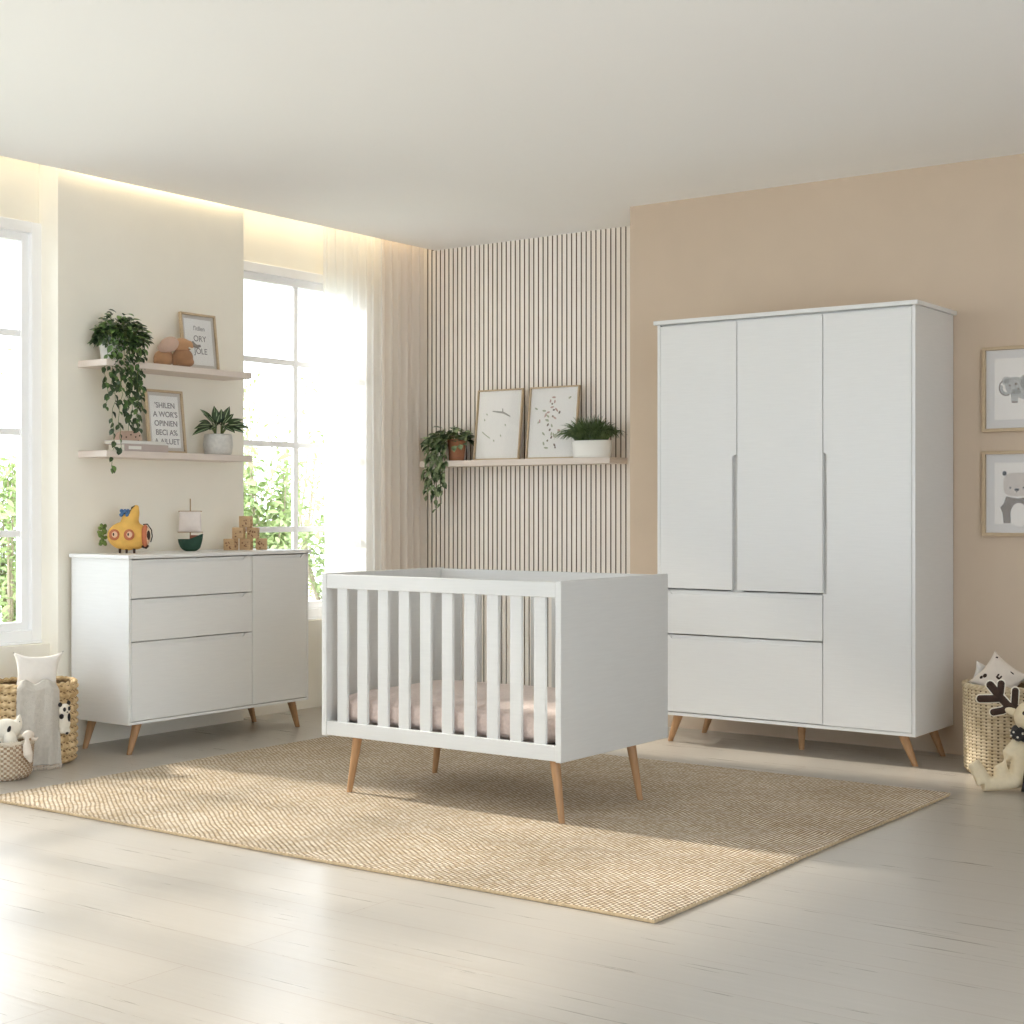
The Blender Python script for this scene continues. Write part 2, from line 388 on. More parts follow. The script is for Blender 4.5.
# ------------------------------------------------------------------ rug
def rugmesh():
    mb = MB(); x0, x1, y0, y1, h = -5.29, -2.185, 3.700, 6.06, 0.013
    n = 140
    def edge(t, L): return 0.0035 * math.sin(t * L / 0.0155 * PI) + 0.004 * math.sin(t * 9.0)
    per = []
    for i in range(200): t = i / 200; per.append((x0 + (x1 - x0) * t, y0 + edge(t, 3.1)))
    for i in range(150): t = i / 150; per.append((x1 + edge(t, 2.3), y0 + (y1 - y0) * t))
    for i in range(200): t = i / 200; per.append((x1 - (x1 - x0) * t, y1 + edge(t, 3.1)))
    for i in range(150): t = i / 150; per.append((x0 + edge(t, 2.3), y1 - (y1 - y0) * t))
    mb.prism(per, 'z', 0.001, h)
    for f in mb.bm.faces:
        if len(f.verts) == 4: f.material_index = 1                     # bound edge
    return mb
r = rugmesh().build('rug', [M['rug'], M['jute_edge']], None, 0.003)
tag(r, 'large rectangular natural jute rug with braided texture under the crib', 'rug')

# ------------------------------------------------------------------ furniture
def leg(parent, top, bot, r0, r1, name='leg'):
    t, b = Vector(top), Vector(bot)
    mb = MB(); n = 24; rings = []
    for q in (0, 0.5, 1):
        p = t.lerp(b, q); rr_ = r0 + (r1 - r0) * q
        rings.append([mb._v((p.x + rr_ * math.cos(2 * PI * k / n), p.y + rr_ * math.sin(2 * PI * k / n), p.z)) for k in range(n)])
    for a_, c_ in zip(rings, rings[1:]):
        for k in range(n): mb._f([a_[k], a_[(k + 1) % n], c_[(k + 1) % n], c_[k]])
    mb._f(rings[0][::-1]); mb._f(rings[-1])
    return mb.build(name, M['oak'], parent, 0.0015)

def notch_panel(L0, L1, z0, z1, n0, n1, nd=0.02):
    """outline (along, z) of a drawer front with a trapezoid finger notch in its top edge"""
    return [(L0, z0), (L1, z0), (L1, z1), (n1, z1), (n1 - nd, z1 - nd), (n0 + nd, z1 - nd), (n0, z1), (L0, z1)]

# crib
RZ = 0.0135; KS = (1.17 - RZ) / 1.17; CR0 = set(bpy.data.objects)
cr = empty('crib', (0, 0, 0), 'white slatted baby crib on four tapered oak legs standing on the jute rug', 'crib')
CX0, CX1, CY0, CY1, CZ0, CZ1 = -4.343, -3.145, 4.655, 5.437, 0.228, 0.896
MB().box(CX0, CX0 + 0.026, CY0 - 0.002, CY1, CZ0, CZ1 + 0.004).build('end_panel', M['crib_white'], cr, 0.003)
MB().box(CX1 - 0.026, CX1, CY0 - 0.002, CY1, CZ0, CZ1 + 0.004).build('end_panel', M['crib_white'], cr, 0.003)
for yy in (CY0, CY1 - 0.024):
    MB().box(CX0 + 0.026, CX1 - 0.026, yy, yy + 0.024, 0.838, CZ1).build('top_rail', M['crib_white'], cr, 0.002)
    MB().box(CX0 + 0.026, CX1 - 0.026, yy, yy + 0.024, CZ0 + 0.004, 0.290).build('bottom_rail', M['crib_white'], cr, 0.002)
    for k in range(10):
        xx = -4.262 + 0.10985 * k
        MB().box(xx, xx + 0.053, yy + 0.005, yy + 0.02, 0.288, 0.840).build('slat', M['crib_white'], cr, 0.002)
MB().box(CX0 + 0.026, CX1 - 0.026, CY0 + 0.024, CY1 - 0.024, CZ0 + 0.006, 0.262).build('base_board', M['crib_white'], cr)
for tx, bx in ((-4.185, -4.222), (-3.205, -3.166)):
    for ty, by in ((4.70, 4.69), (5.24, 5.25)):
        leg(cr, (tx, ty, 0.232), (bx, by, 0), 0.0205, 0.0115)
def rescale(o):                                            # the crib stands on the rug, its size measured at floor level
    for v in o.data.vertices: v.co = (v.co.x * KS, v.co.y * KS, 1.17 + (v.co.z - 1.17) * KS)
cr.location = (-3.70, 4.985, RZ)
for o in cr.children:
    rescale(o); o.data.transform(Matrix.Translation(-cr.location))
# mattress (lies in the crib: a thing of its own)
mt = MB()
def sup(c_, r_, e_=0.28, nu=72, nv=40):
    def f(a, b):
        th = 2 * PI * a; ph = PI * (b - 0.5)
        def s_(v, e): return math.copysign(abs(v) ** e, v)
        co, si = s_(math.cos(ph), 0.55), s_(math.sin(ph), 0.55)
        return (c_[0] + r_[0] * s_(math.cos(th), e_) * co, c_[1] + r_[1] * s_(math.sin(th), e_) * co, c_[2] + r_[2] * si)
    return f
mt.grid(sup((-3.745, 5.037, 0.342), (0.566, 0.352, 0.079), 0.14), 96, 40, closed=True)
bmesh.ops.remove_doubles(mt.bm, verts=mt.bm.verts, dist=0.0008)
for v in mt.bm.verts:
    v.co.z += 0.006 * noise.noise(Vector(v.co) * 9) if v.co.z > 0.35 else 0
o = mt.build('mattress', M['mattress'], None, smooth=True); rescale(o)
tag(o, 'soft pinkish beige crib mattress lying inside the white crib', 'mattress')

# wardrobe
wr = empty('wardrobe', (-3.21, 6.82, 0), 'tall white three-door wardrobe with two drawers on tapered oak legs by the tan wall', 'wardrobe')
X0, X1, Y0, Y1, Z0, Z1 = -3.880, -2.542, 6.600, 7.085, 0.140, 2.084
b = MB()
b.box(X0, X0 + 0.016, Y0, Y1, Z0, Z1).box(X1 - 0.016, X1, Y0, Y1, Z0, Z1).box(X0 + 0.016, X1 - 0.016, Y0, Y1, Z0, Z0 + 0.016)
b.box(X0 + 0.016, X1 - 0.016, Y1 - 0.012, Y1, Z0 + 0.016, Z1).box(X0 + 0.016, X1 - 0.016, Y0 + 0.024, Y1 - 0.012, Z1 - 0.016, Z1)
b.box(-2.999, -2.979, Y0 + 0.024, Y1 - 0.012, Z0 + 0.016, Z1 - 0.016)
b.box(-3.480, -3.415, Y0 + 0.024, Y0 + 0.045, 0.766, Z1 - 0.016).box(-2.979, -2.95, Y0 + 0.024, Y0 + 0.035, 0.60, Z1 - 0.016)
b.box(X0 + 0.016, -2.999, Y0 + 0.024, Y1 - 0.012, 0.750, 0.766).box(X0 + 0.016, -2.999, Y0 + 0.0085, Y0 + 0.016, 0.50, 0.541)
b.box(X0 + 0.016, -2.999, Y0 + 0.0085, Y0 + 0.016, 0.72, 0.7625)
b.build('carcass', M['white'], wr, 0.0015)
MB().box(X0 - 0.015, X1 + 0.016, Y0 - 0.015, Y1 + 0.005, Z1, Z1 + 0.020).build('top_panel', M['white'], wr, 0.002)
def arc(cx, cz, r, a0, a1, n=8): return [(cx + r * math.cos(a0 + (a1 - a0) * i / n), cz + r * math.sin(a0 + (a1 - a0) * i / n)) for i in range(n + 1)]
fy0, fy1 = Y0 - 0.001, Y0 + 0.018
zb, zt, zn = 0.772, 2.074, 1.426
n1 = 0.024
# left door: finger groove cut in its right edge
dl = [(X0 + 0.018, zb), (-3.438 - n1, zb)] + [(-3.438 - n1 + 0.018 - 0.018 * math.cos(a_), zn - 0.018 + 0.018 * math.sin(a_)) for a_ in [PI / 2 * i / 6 for i in range(7)]] + [(-3.438, zn), (-3.438, zt), (X0 + 0.018, zt)]
MB().prism(dl, 'y', fy0, fy1).build('door', M['white'], wr, 0.0015)
MB().box(-3.434, -2.991, fy0, fy1, zb, zt).build('door', M['white'], wr, 0.0015)
n2 = 0.018
dr = [(-2.987, 0.158 + 0.0), (X1 - 0.018, 0.158), (X1 - 0.018, zt), (-2.987, zt), (-2.987, zn)] + \
     [(-2.987 + n2 - 0.012 + 0.012 * math.sin(a_), zn - 0.012 + 0.012 * math.cos(a_)) for a_ in [PI / 2 * i / 6 for i in range(7)]] + [(-2.987 + n2, zb), (-2.987, zb)]
MB().prism(dr, 'y', fy0, fy1).build('door', M['white'], wr, 0.0015)
MB().prism(notch_panel(X0 + 0.018, -2.991, 0.547, 0.762, -3.815, -3.04, 0.018), 'y', fy0, fy0 + 0.008).build('drawer', M['white'], wr, 0.0015)
MB().prism(notch_panel(X0 + 0.018, -2.991, 0.160, 0.540, -3.815, -3.04, 0.018), 'y', fy0, fy0 + 0.008).build('drawer', M['white'], wr, 0.0015)
for (tx, bx) in ((-3.79, -3.84), (-2.625, -2.565)):
    for yy in (6.66, 7.01): leg(wr, (tx, yy, 0.142), (bx, yy, 0), 0.025, 0.013)
leg(wr, (-3.19, 6.80, 0.142), (-3.19, 6.80, 0), 0.022, 0.013)

# dresser
ds = empty('dresser', (-5.87, 5.355, 0), 'low white dresser with three drawers and one door standing under the two pier shelves', 'dresser')
DX0, DX1, DY0, DY1, DZ0, DZ1 = -6.083, -5.660, 4.746, 5.962, 0.145, 0.930
b = MB()
b.box(DX0, DX1, DY0, DY0 + 0.014, DZ0, DZ1).box(DX0, DX1, DY1 - 0.014, DY1, DZ0, DZ1).box(DX0, DX1, DY0 + 0.014, DY1 - 0.014, DZ0, DZ0 + 0.014)
b.box(DX0, DX0 + 0.012, DY0 + 0.014, DY1 - 0.014, DZ0 + 0.014, DZ1).box(DX0 + 0.012, DX1 - 0.026, 5.539, 5.553, DZ0 + 0.014, DZ1)
for q0, q1, q2 in ((0.88, 0.9245, DY1 - 0.014), (0.69, 0.7375, 5.54), (0.49, 0.5335, 5.54)): b.box(DX1 - 0.016, DX1 - 0.0085, DY0 + 0.014, q2, q0, q1)
b.build('carcass', M['white'], ds, 0.0015)
MB().box(DX0 - 0.004, DX1 + 0.012, DY0 - 0.012, DY1 + 0.012, DZ1, DZ1 + 0.018).build('top_panel', M['white'], ds, 0.002)
fx0, fx1 = DX1 - 0.007, DX1 + 0.001
for z0, z1 in ((0.742, 0.924), (0.538, 0.737), (0.162, 0.533)):
    MB().prism(notch_panel(DY0 + 0.016, 5.544, z0, z1, 4.825, 5.50, 0.018), 'x', fx0, fx1).build('drawer', M['white'], ds, 0.0015)
MB().prism(notch_panel(5.548, DY1 - 0.016, 0.162, 0.924, 5.60, 5.92, 0.018), 'x', fx0, fx1).build('door', M['white'], ds, 0.0015)
for xx in (-6.03, -5.705):
    for ty, by in ((4.835, 4.785), (5.875, 5.925)): leg(ds, (xx, ty, 0.147), (xx, by, 0), 0.023, 0.0125)

# ------------------------------------------------------------------ shelves
def shelf(name, box, label, group=None):
    o = MB().box(*box).build(name, M['shelf'], None, 0.002)
    tag(o, label, 'shelf', group); return o
S1, S2, S3 = 1.893, 1.450, 1.462
shelf('wall_shelf', (XP, -5.905, 4.815, 5.785, S1 - 0.032, S1), 'upper pale wooden floating shelf on the cream pier above the dresser', 'shelves on the pier')
shelf('wall_shelf', (XP, -5.905, 4.815, 5.785, S2 - 0.032, S2), 'lower pale wooden floating shelf on the cream pier, carrying books', 'shelves on the pier')
shelf('wall_shelf', (-6.055, -4.650, 7.375, YB, S3 - 0.036, S3), 'long pale floating shelf on the vertical slatted back wall')

# ------------------------------------------------------------------ framed prints
def basis(o, r, u):
    r = Vector(r).normalized(); u = Vector(u).normalized(); w = r.cross(u)
    m = Matrix((r, u, w)).transposed().to_4x4(); m.translation = Vector(o); return m

def framed(name, o, r, u, w, h, label, group=None, bw=0.012, dp=0.018, mboard=0.0, paper='paper', cat='picture', gl=True):
    X = basis(o, r, u)
    t = empty(name, o, label, cat, group)
    f = MB(X); f.box(0, w, 0, bw, 0, dp).box(0, w, h - bw, h, 0, dp).box(0, bw, bw, h - bw, 0, dp).box(w - bw, w, bw, h - bw, 0, dp)
    f.build('frame', M['frame'], t, 0.0015)
    pr = MB(X).box(bw, w - bw, bw, h - bw, 0.001, 0.006).build('mat_board' if mboard else 'print', M['matboard' if mboard else paper], t)
    if mboard: pr = MB(X).box(bw + mboard, w - bw - mboard, bw + mboard, h - bw - mboard, 0.006, 0.0072).build('print', M[paper], t)
    if gl: MB(X).box(bw, w - bw, bw, h - bw, 0.0125, 0.0140).build('glass', M['glass'], t)
    return pr, X

def text_mesh(s, size, X, pos, m, parent, bold=0.0):
    cu = bpy.data.curves.new('lettering', 'FONT'); cu.body = s; cu.size = size; cu.align_x = 'CENTER'; cu.extrude = 0.0003; cu.offset = bold
    ob = bpy.data.objects.new('lettering_tmp', cu); COL.objects.link(ob)
    dg = bpy.context.evaluated_depsgraph_get(); dg.update()
    me = bpy.data.meshes.new_from_object(ob.evaluated_get(dg)); bpy.data.objects.remove(ob)
    me.transform(Matrix.Translation(-origin_of(parent)) @ X @ Matrix.Translation(pos))
    me.materials.clear(); me.materials.append(m)
    o = bpy.data.objects.new('lettering', me); COL.objects.link(o); o.parent = parent
    return o

def poly(mb, pts, z=0.0074, t=0.0006): mb.prism(pts, 'z', z, z + t)
def disc(mb, cx, cy, rx, ry, a=0, z=0.0074, n=18, t=0.0006):
    ca, sa = math.cos(a), math.sin(a)
    poly(mb, [(cx + rx * math.cos(2 * PI * k / n) * ca - ry * math.sin(2 * PI * k / n) * sa, cy + rx * math.cos(2 * PI * k / n) * sa + ry * math.sin(2 * PI * k / n) * ca) for k in range(n)], z, t)

# upper shelf frame (leans back against the pier)
up = Vector((-0.036, 0, 0.30))
t, X = framed('picture_frame', (-6.034, 5.414, S1), (0, 1, 0), up, 0.246, 0.302, 'slim oak framed script print leaning on the upper pier shelf', None, 0.011, mboard=0.018)
for s_, y_, z_ in (("l'itllen", 0.213, 0.034), ('ORY', 0.155, 0.044), ('JOLE', 0.088, 0.044)):
    text_mesh(s_, z_, X, (0.130, y_, 0.0074), M['ink'], t)
up = Vector((-0.036, 0, 0.32))
t, X = framed('picture_frame', (-6.034, 5.182, S2), (0, 1, 0), up, 0.248, 0.328, 'grey-brown framed print with five rows of letters on the lower pier shelf', None, 0.012, mboard=0.018)
for i, s_ in enumerate(("'SHILEN", "A WOR'S", 'OPINIEN', 'BECI A%', 'A AILUET')):
    text_mesh(s_, 0.040, X, (0.128, 0.236 - 0.047 * i, 0.0074), M['ink'], t, 0.0004)
# two frames on the slat-wall shelf
upv = Vector((0, 0.05, 0.43))
t, X = framed('picture_frame', (-5.697, 7.478, S3), (1, 0, 0), upv, 0.343, 0.436, 'thin gold framed airplane line drawing leaning beside the terracotta potted vine', 'gold framed prints', 0.008, 0.02)
a = MB(X)
poly(a, [(0.115, 0.300), (0.20, 0.285), (0.255, 0.262), (0.25, 0.272), (0.20, 0.298), (0.120, 0.306)], 0.0064)
poly(a, [(0.188, 0.290), (0.198, 0.290), (0.196, 0.318), (0.190, 0.318)], 0.0064)
a.build('drawing', M['ink_soft'], t)
a = MB(X)
poly(a, [(0.045, 0.175), (0.052, 0.178), (0.075, 0.158), (0.070, 0.156)], 0.0064)
poly(a, [(0.075, 0.160), (0.110, 0.138), (0.108, 0.133), (0.072, 0.155)], 0.0064)
for p in ((0.075, 0.285), (0.06, 0.25), (0.22, 0.215), (0.19, 0.15), (0.14, 0.12)): disc(a, p[0], p[1], 0.004, 0.007, 0.5, 0.0064)
a.build('drawing', M['sage'], t)
t, X = framed('picture_frame', (-5.303, 7.478, S3), (1, 0, 0), upv, 0.356, 0.436, 'thin gold framed print of scattered leaves leaning behind the grassy planter', 'gold framed prints', 0.008, 0.02)
rr = random.Random(5); A = {'sage': MB(X), 'rose': MB(X), 'ink_brown': MB(X)}
for i in range(36):
    k = rr.choice(['sage', 'sage', 'rose', 'ink_brown']); an = rr.uniform(0, PI)
    px_, py_ = 0.165 + rr.gauss(0, 0.05), 0.215 + rr.uniform(-0.15, 0.16)
    disc(A[k], px_, py_, rr.uniform(0.010, 0.017) if k != 'ink_brown' else rr.uniform(0.006, 0.010), 0.0055, an, 0.0064 + 0.00002 * i)
for k, a in A.items(): a.build('drawing', M[k], t)
# prints hung on the tan wall
def hung(z0, label): return framed('picture_frame', (-2.402, YR - 0.002, z0), (1, 0, 0), (0, 0, 1), 0.36, 0.397, label, None, 0.016, 0.022, mboard=0.040, paper='card')
t, X = hung(1.525, 'pale wood framed elephant drawing hanging on the tan wall, upper of the two')
a = MB(X)
disc(a, 0.215, 0.20, 0.075, 0.055, 0, 0.0074); disc(a, 0.150, 0.212, 0.045, 0.042, 0, 0.00752)
disc(a, 0.112, 0.233, 0.020, 0.018, 0.5, 0.00764); disc(a, 0.200, 0.222, 0.032, 0.040, 0, 0.00776)
poly(a, [(0.13, 0.19), (0.135, 0.135), (0.165, 0.132), (0.168, 0.185)], 0.00788); poly(a, [(0.19, 0.17), (0.196, 0.138), (0.224, 0.138), (0.225, 0.18)], 0.0080)
poly(a, [(0.245, 0.17), (0.250, 0.135), (0.278, 0.135), (0.278, 0.19)], 0.00812)
for k in range(12):                                         # curled trunk
    q = PI * 0.1 - k / 11 * PI * 1.1; disc(a, 0.111 + 0.024 * math.cos(q - 0.2), 0.203 + 0.028 * math.sin(q - 0.2), 0.0085, 0.0085, 0, 0.00825 + 0.00003 * k)
a.build('drawing', M['ink_soft'], t)
a = MB(X); disc(a, 0.203, 0.220, 0.026, 0.034, 0, 0.0084); disc(a, 0.112, 0.235, 0.013, 0.011, 0.5, 0.0081)
disc(a, 0.150, 0.183, 0.030, 0.012, 0, 0.0083); a.build('drawing', M['ink_soft2'], t)
a = MB(X)
disc(a, 0.156, 0.220, 0.0055, 0.006, 0, 0.0092); disc(a, 0.168, 0.196, 0.005, 0.007, 0.4, 0.0092); disc(a, 0.128, 0.214, 0.0045, 0.005, 0, 0.0092)
for px_ in (0.150, 0.210, 0.264): disc(a, px_, 0.136, 0.014, 0.004, 0, 0.0084)
for k in range(16):
    q = PI * 0.7 + k / 15 * PI * 0.9; disc(a, 0.112 + 0.033 * math.cos(q), 0.205 + 0.036 * math.sin(q), 0.0034, 0.0034, 0, 0.0090)
for k in range(10):
    q = 0.3 + k / 9 * PI * 0.8; disc(a, 0.112 + 0.020 * math.cos(q), 0.236 + 0.018 * math.sin(q), 0.002, 0.002, 0, 0.0084)
a.build('drawing', M['ink_brown'], t)
t, X = hung(1.039, 'pale wood framed bear drawing hanging on the tan wall, lower of the two')
a = MB(X)
poly(a, [(0.166 + math.copysign(abs(math.cos(q)) ** 0.6, math.cos(q)) * 0.068, 0.240 + math.copysign(abs(math.sin(q)) ** 0.6, math.sin(q)) * 0.055) for q in [2 * PI * k / 36 for k in range(36)]], 0.0079); a.build('drawing', M['bear_head'], t)
a = MB(X)
poly(a, [(0.098, 0.060), (0.094, 0.105), (0.083, 0.135), (0.098, 0.150), (0.110, 0.185), (0.165, 0.175), (0.225, 0.185), (0.245, 0.13), (0.25, 0.060)], 0.0074)
disc(a, 0.212, 0.296, 0.014, 0.012, 0, 0.0079); a.build('drawing', M['ink_brown'], t)
a = MB(X); disc(a, 0.170, 0.100, 0.040, 0.055, 0, 0.0082, 24)
poly(a, [(0.132, 0.0605), (0.208, 0.0605), (0.208, 0.1), (0.132, 0.1)], 0.0082, 0.0005); a.build('drawing', M['card'], t)
a = MB(X)
disc(a, 0.103, 0.292, 0.010, 0.011, 0, 0.0087); disc(a, 0.130, 0.225, 0.004, 0.0045, 0, 0.0086); disc(a, 0.190, 0.225, 0.004, 0.0045, 0, 0.0086)
disc(a, 0.160, 0.216, 0.012, 0.006, 0, 0.0086); disc(a, 0.160, 0.206, 0.0015, 0.005, 0, 0.0086)
a.build('drawing', M['ink_dark'], t)

# ------------------------------------------------------------------ plants
def leaf(mb, p, d, n, L, Wd, curl=0.25, seg=4):
    """a pointed leaf from p along d, n roughly its upper side"""
    d = Vector(d).normalized(); n = Vector(n); s = d.cross(n)
    if s.length < 1e-3: s = d.cross(Vector((1, 0.3, 0.2)))
    s.normalize(); n = s.cross(d).normalized(); p = Vector(p)
    prof = [0.0, 0.75, 1.0, 0.72, 0.0] if seg == 4 else [math.sin(PI * (i / seg) ** 0.8) for i in range(seg + 1)]
    ctr, lf, rt = [], [], []
    for i in range(seg + 1):
        t = i / seg; q = p + d * (L * t) - n * (curl * L * t * t)
        ctr.append(mb._v(q - n * 0.0))
        if 0 < i < seg:
            w = prof[i] * Wd / 2
            lf.append(mb._v(q + s * w + n * w * 0.35)); rt.append(mb._v(q - s * w + n * w * 0.35))
    mb._f([ctr[0], lf[0], ctr[1]]); mb._f([ctr[0], ctr[1], rt[0]])
    for i in range(1, seg - 1):
        mb._f([ctr[i], lf[i - 1], lf[i], ctr[i + 1]]); mb._f([ctr[i], ctr[i + 1], rt[i], rt[i - 1]])
    mb._f([ctr[seg - 1], lf[-1], ctr[seg]]); mb._f([ctr[seg - 1], ctr[seg], rt[-1]])

def pot(parent, c, r0, r1, h, m, sx=1, sy=1):
    MB().lathe(c, [(r0 * 0.94, 0), (r0, 0.006), (r1, h - 0.004), (r1 - 0.003, h), (r1 - 0.008, h), (r1 - 0.010, h - 0.015), (0.002, h - 0.016)], 40, sx, sy).build('pot', m, parent, smooth=True)
    MB().lathe(c, [(r1 - 0.011, h - 0.0155), (r1 - 0.012, h - 0.008), (0.001, h - 0.004)], 24, sx, sy).build('soil', M['soil'], parent)

def trailing(name, c, pr, ph, label, strands, mound, leafL, mats, potm, seed, front, keep=None, zup=0.04, moff=(0, 0, 0), per=2):
    """trailing pot plant: strands = [(dx, dy, end_z, outward)]"""
    r = random.Random(seed); t = empty(name, c, label, 'potted plant'); c = Vector(c)
    pot(t, c, pr * 0.8, pr, ph, potm)
    vines = MB(); L = [MB() for _ in mats]; top = c + Vector((0, 0, ph - 0.008))
    fr = Vector(front).normalized()
    def pick(): return L[0] if r.random() < 0.7 else L[-1]
    # mound of leaves
    for i in range(mound[0]):
        an = r.uniform(0, 2 * PI); rr_ = math.sqrt(r.random()) * mound[1]; hh = mound[2] * (1 - (rr_ / mound[1]) ** 2) ** 0.5 * r.uniform(0.3, 1)
        p = top + Vector(moff) + Vector((rr_ * math.cos(an) , rr_ * math.sin(an), hh - (mound[1] * 0.35 * (rr_ / mound[1]) ** 2)))
        if keep and not keep(p): continue
        dirv = Vector((math.cos(an), math.sin(an), r.uniform(-0.7, 0.5))) + fr * 0.4
        if i % 3 == 0: vines.tube([top + Vector((rr_ * 0.3 * math.cos(an), rr_ * 0.3 * math.sin(an), -0.004)), (top + p) / 2 + Vector((0, 0, 0.02)), p], 0.0015, 5)
        leaf(pick(), p, dirv, (0.4 * math.cos(an) + fr.x * .5, 0.4 * math.sin(an) + fr.y * .5, 0.8), leafL * r.uniform(0.7, 1.25), leafL * r.uniform(0.5, 0.7))
    for (dx, dy, ez, ow) in strands:
        s0 = top + Vector((dx * 0.5, dy * 0.5, 0)); rim = top + Vector((dx, dy, zup * 0.6)); out = rim + Vector((fr.x * ow, fr.y * ow, -0.03))
        pts = [s0, rim, out]; z = out.z; k = 0
        while z > ez:
            z -= 0.035; k += 1
            pts.append(Vector((out.x + fr.x * 0.01 * math.sin(k) + r.uniform(-.008, .008), out.y + r.uniform(-.010, .010) * 1.0, z)))
        vines.tube(pts, 0.0013, 5)
        for q0, q1 in zip(pts[1:], pts[2:]):
            for _ in range(per if q0.z > top.z - 0.22 or r.random() < 0.45 else per - 1):
                q = q0.lerp(q1, r.random()); an = r.uniform(0, 2 * PI)
                ll = leafL * r.uniform(0.55, 1.0)
                dirv = Vector((math.cos(an) * 0.8 + fr.x * 0.5, math.sin(an) * 0.8 + fr.y * 0.5, -0.9))
                leaf(pick(), q, dirv, (fr.x + math.cos(an) * .3, fr.y + math.sin(an) * .3, 0.6), ll, ll * 0.62)
    vines.build('stems', M['stem'], t)
    for mb_, m_ in zip(L, mats): mb_.build('leaves', m_, t, recalc=False)
    return t

def keepL(p): return p.x > -6.085
st = [(0.04, -0.085, 1.66, 0.03), (0.05, -0.055, 1.36, 0.035), (0.06, -0.03, 1.46, 0.05), (0.06, 0.005, 1.60, 0.05), (0.06, 0.03, 1.56, 0.04), (0.05, 0.06, 1.58, 0.045),
      (0.05, 0.095, 1.60, 0.04), (0.04, 0.125, 1.66, 0.035), (0.06, 0.0, 1.72, 0.04), (0.05, 0.05, 1.70, 0.05), (0.05, 0.11, 1.74, 0.03), (0.045, -0.07, 1.74, 0.05), (0.055, 0.08, 1.56, 0.06), (0.04, 0.14, 1.78, 0.04), (0.05, -0.04, 1.76, 0.05)]
trailing('potted_vine', (-6.005, 4.925, S1), 0.062, 0.125, 'bushy green trailing vine in a white pot on the upper pier shelf', st, (360, 0.118, 0.125), 0.045,
         (M['leaf'], M['leaf_pale']), M['pot_white'], 11, (1, -0.1, 0), keepL, moff=(0.02, 0.045, 0.005))
def keepB(p): return p.y < YB - 0.02 and p.x > -6.11 and (p.x < -5.76 or p.y < 7.42)
st = [(-0.02, -0.05, 1.34, 0.04), (-0.05, -0.05, 1.28, 0.045), (-0.08, -0.05, 1.36, 0.05), (-0.11, -0.05, 1.24, 0.05), (-0.14, -0.04, 1.33, 0.05), (-0.17, -0.03, 1.24, 0.05), (-0.03, -0.05, 1.22, 0.05), (-0.07, -0.05, 1.40, 0.05), (-0.12, -0.04, 1.40, 0.05), (-0.09, -0.04, 1.17, 0.05)]
trailing('potted_vine', (-5.825, 7.462, S3), 0.058, 0.135, 'variegated trailing vine in a terracotta pot on the slatted wall shelf', st, (190, 0.145, 0.09), 0.060,
         (M['leaf_var'], M['leaf']), M['terracotta'], 23, (-0.1, -1, 0), keepB, moff=(-0.045, -0.01, 0.0), per=2)
# broad-leaf plant on the lower pier shelf
t = empty('potted_plant', (-5.985, 5.615, S2), 'broad glossy leaved plant in a round stone-white pot on the lower pier shelf', 'potted plant')
c = Vector((-5.985, 5.615, S2))
MB().lathe(c, [(0.062, 0), (0.072, 0.008), (0.078, 0.05), (0.074, 0.098), (0.070, 0.110), (0.063, 0.110), (0.060, 0.094), (0.002, 0.093)], 40).build('pot', M['pot_stone'], t, smooth=True)
MB().lathe(c, [(0.058, 0.094), (0.055, 0.100), (0.001, 0.103)], 24).build('soil', M['soil'], t)
r = random.Random(4); stm, lf, rib = MB(), MB(), MB(); top = c + Vector((0, 0, 0.10))
specs = [(-26, -2, .4), (-22, 8, .6), (-25, 4, .5), (-18, 25, .2), (-15, 20, .25), (-20, 12, .35), (11, 30, .2), (14, 22, .3), (24, 16, .3), (29, 6, .5), (22, 1, .6), (11, 2, .7), (-8, 10, .5), (4, 14, .4), (-2, 26, .2), (18, 10, .5), (-12, 4, .7), (2, 6, .8), (25, 11, .4), (-10, 18, .4), (7, 8, .6), (-4, 30, .1), (3, 27, .15), (-1, 20, .35), (5, 17, .4), (-5, 13, .5), (1, 9, .7)]
for i, (px_, pz_, fwd) in enumerate(specs):
    lat = Vector((-0.25, -1, 0)) if px_ < 0 else Vector((0.35, 0.93, 0)); lat.normalize()
    tip = top + lat * (abs(px_) / 185.0) + Vector((0.10 * fwd, -0.05 * fwd, 0)) + Vector((0, 0, pz_ / 205.0 + 0.005))
    if tip.x < -6.10: tip.x = -6.10
    b0 = top + lat * 0.015 + Vector((0.01 * fwd, 0, 0)); m_ = b0.lerp(tip, 0.30) + Vector((0, 0, 0.030 + 0.012 * (30 - pz_) / 30))
    L_ = (tip - m_).length * 1.1; stm.tube([b0, b0.lerp(m_, 0.5) + Vector((0, 0, 0.008)), m_], 0.002, 6)
    cv_ = 0.25; dd = ((tip + Vector((0, 0, cv_ * L_))) - m_).normalized(); nn = Vector((0.55, -0.35, 0.75))
    leaf(lf, m_, dd, nn, L_, 0.040, cv_, 8)
    s_ = dd.cross(nn).normalized(); n_ = s_.cross(dd)
    rib.tube([m_ + dd * (L_ * q) - n_ * (cv_ * L_ * q * q) + n_ * 0.0012 for q in (0, .25, .5, .75, .97)], [0.0026, 0.0024, 0.002, 0.0014, 0.0005], 5)
stm.build('stems', M['stem'], t); lo = lf.build('leaves', M['leaf'], t, recalc=False, smooth=True); rib.build('leaf_midribs', M['leaf_stripe'], lo)
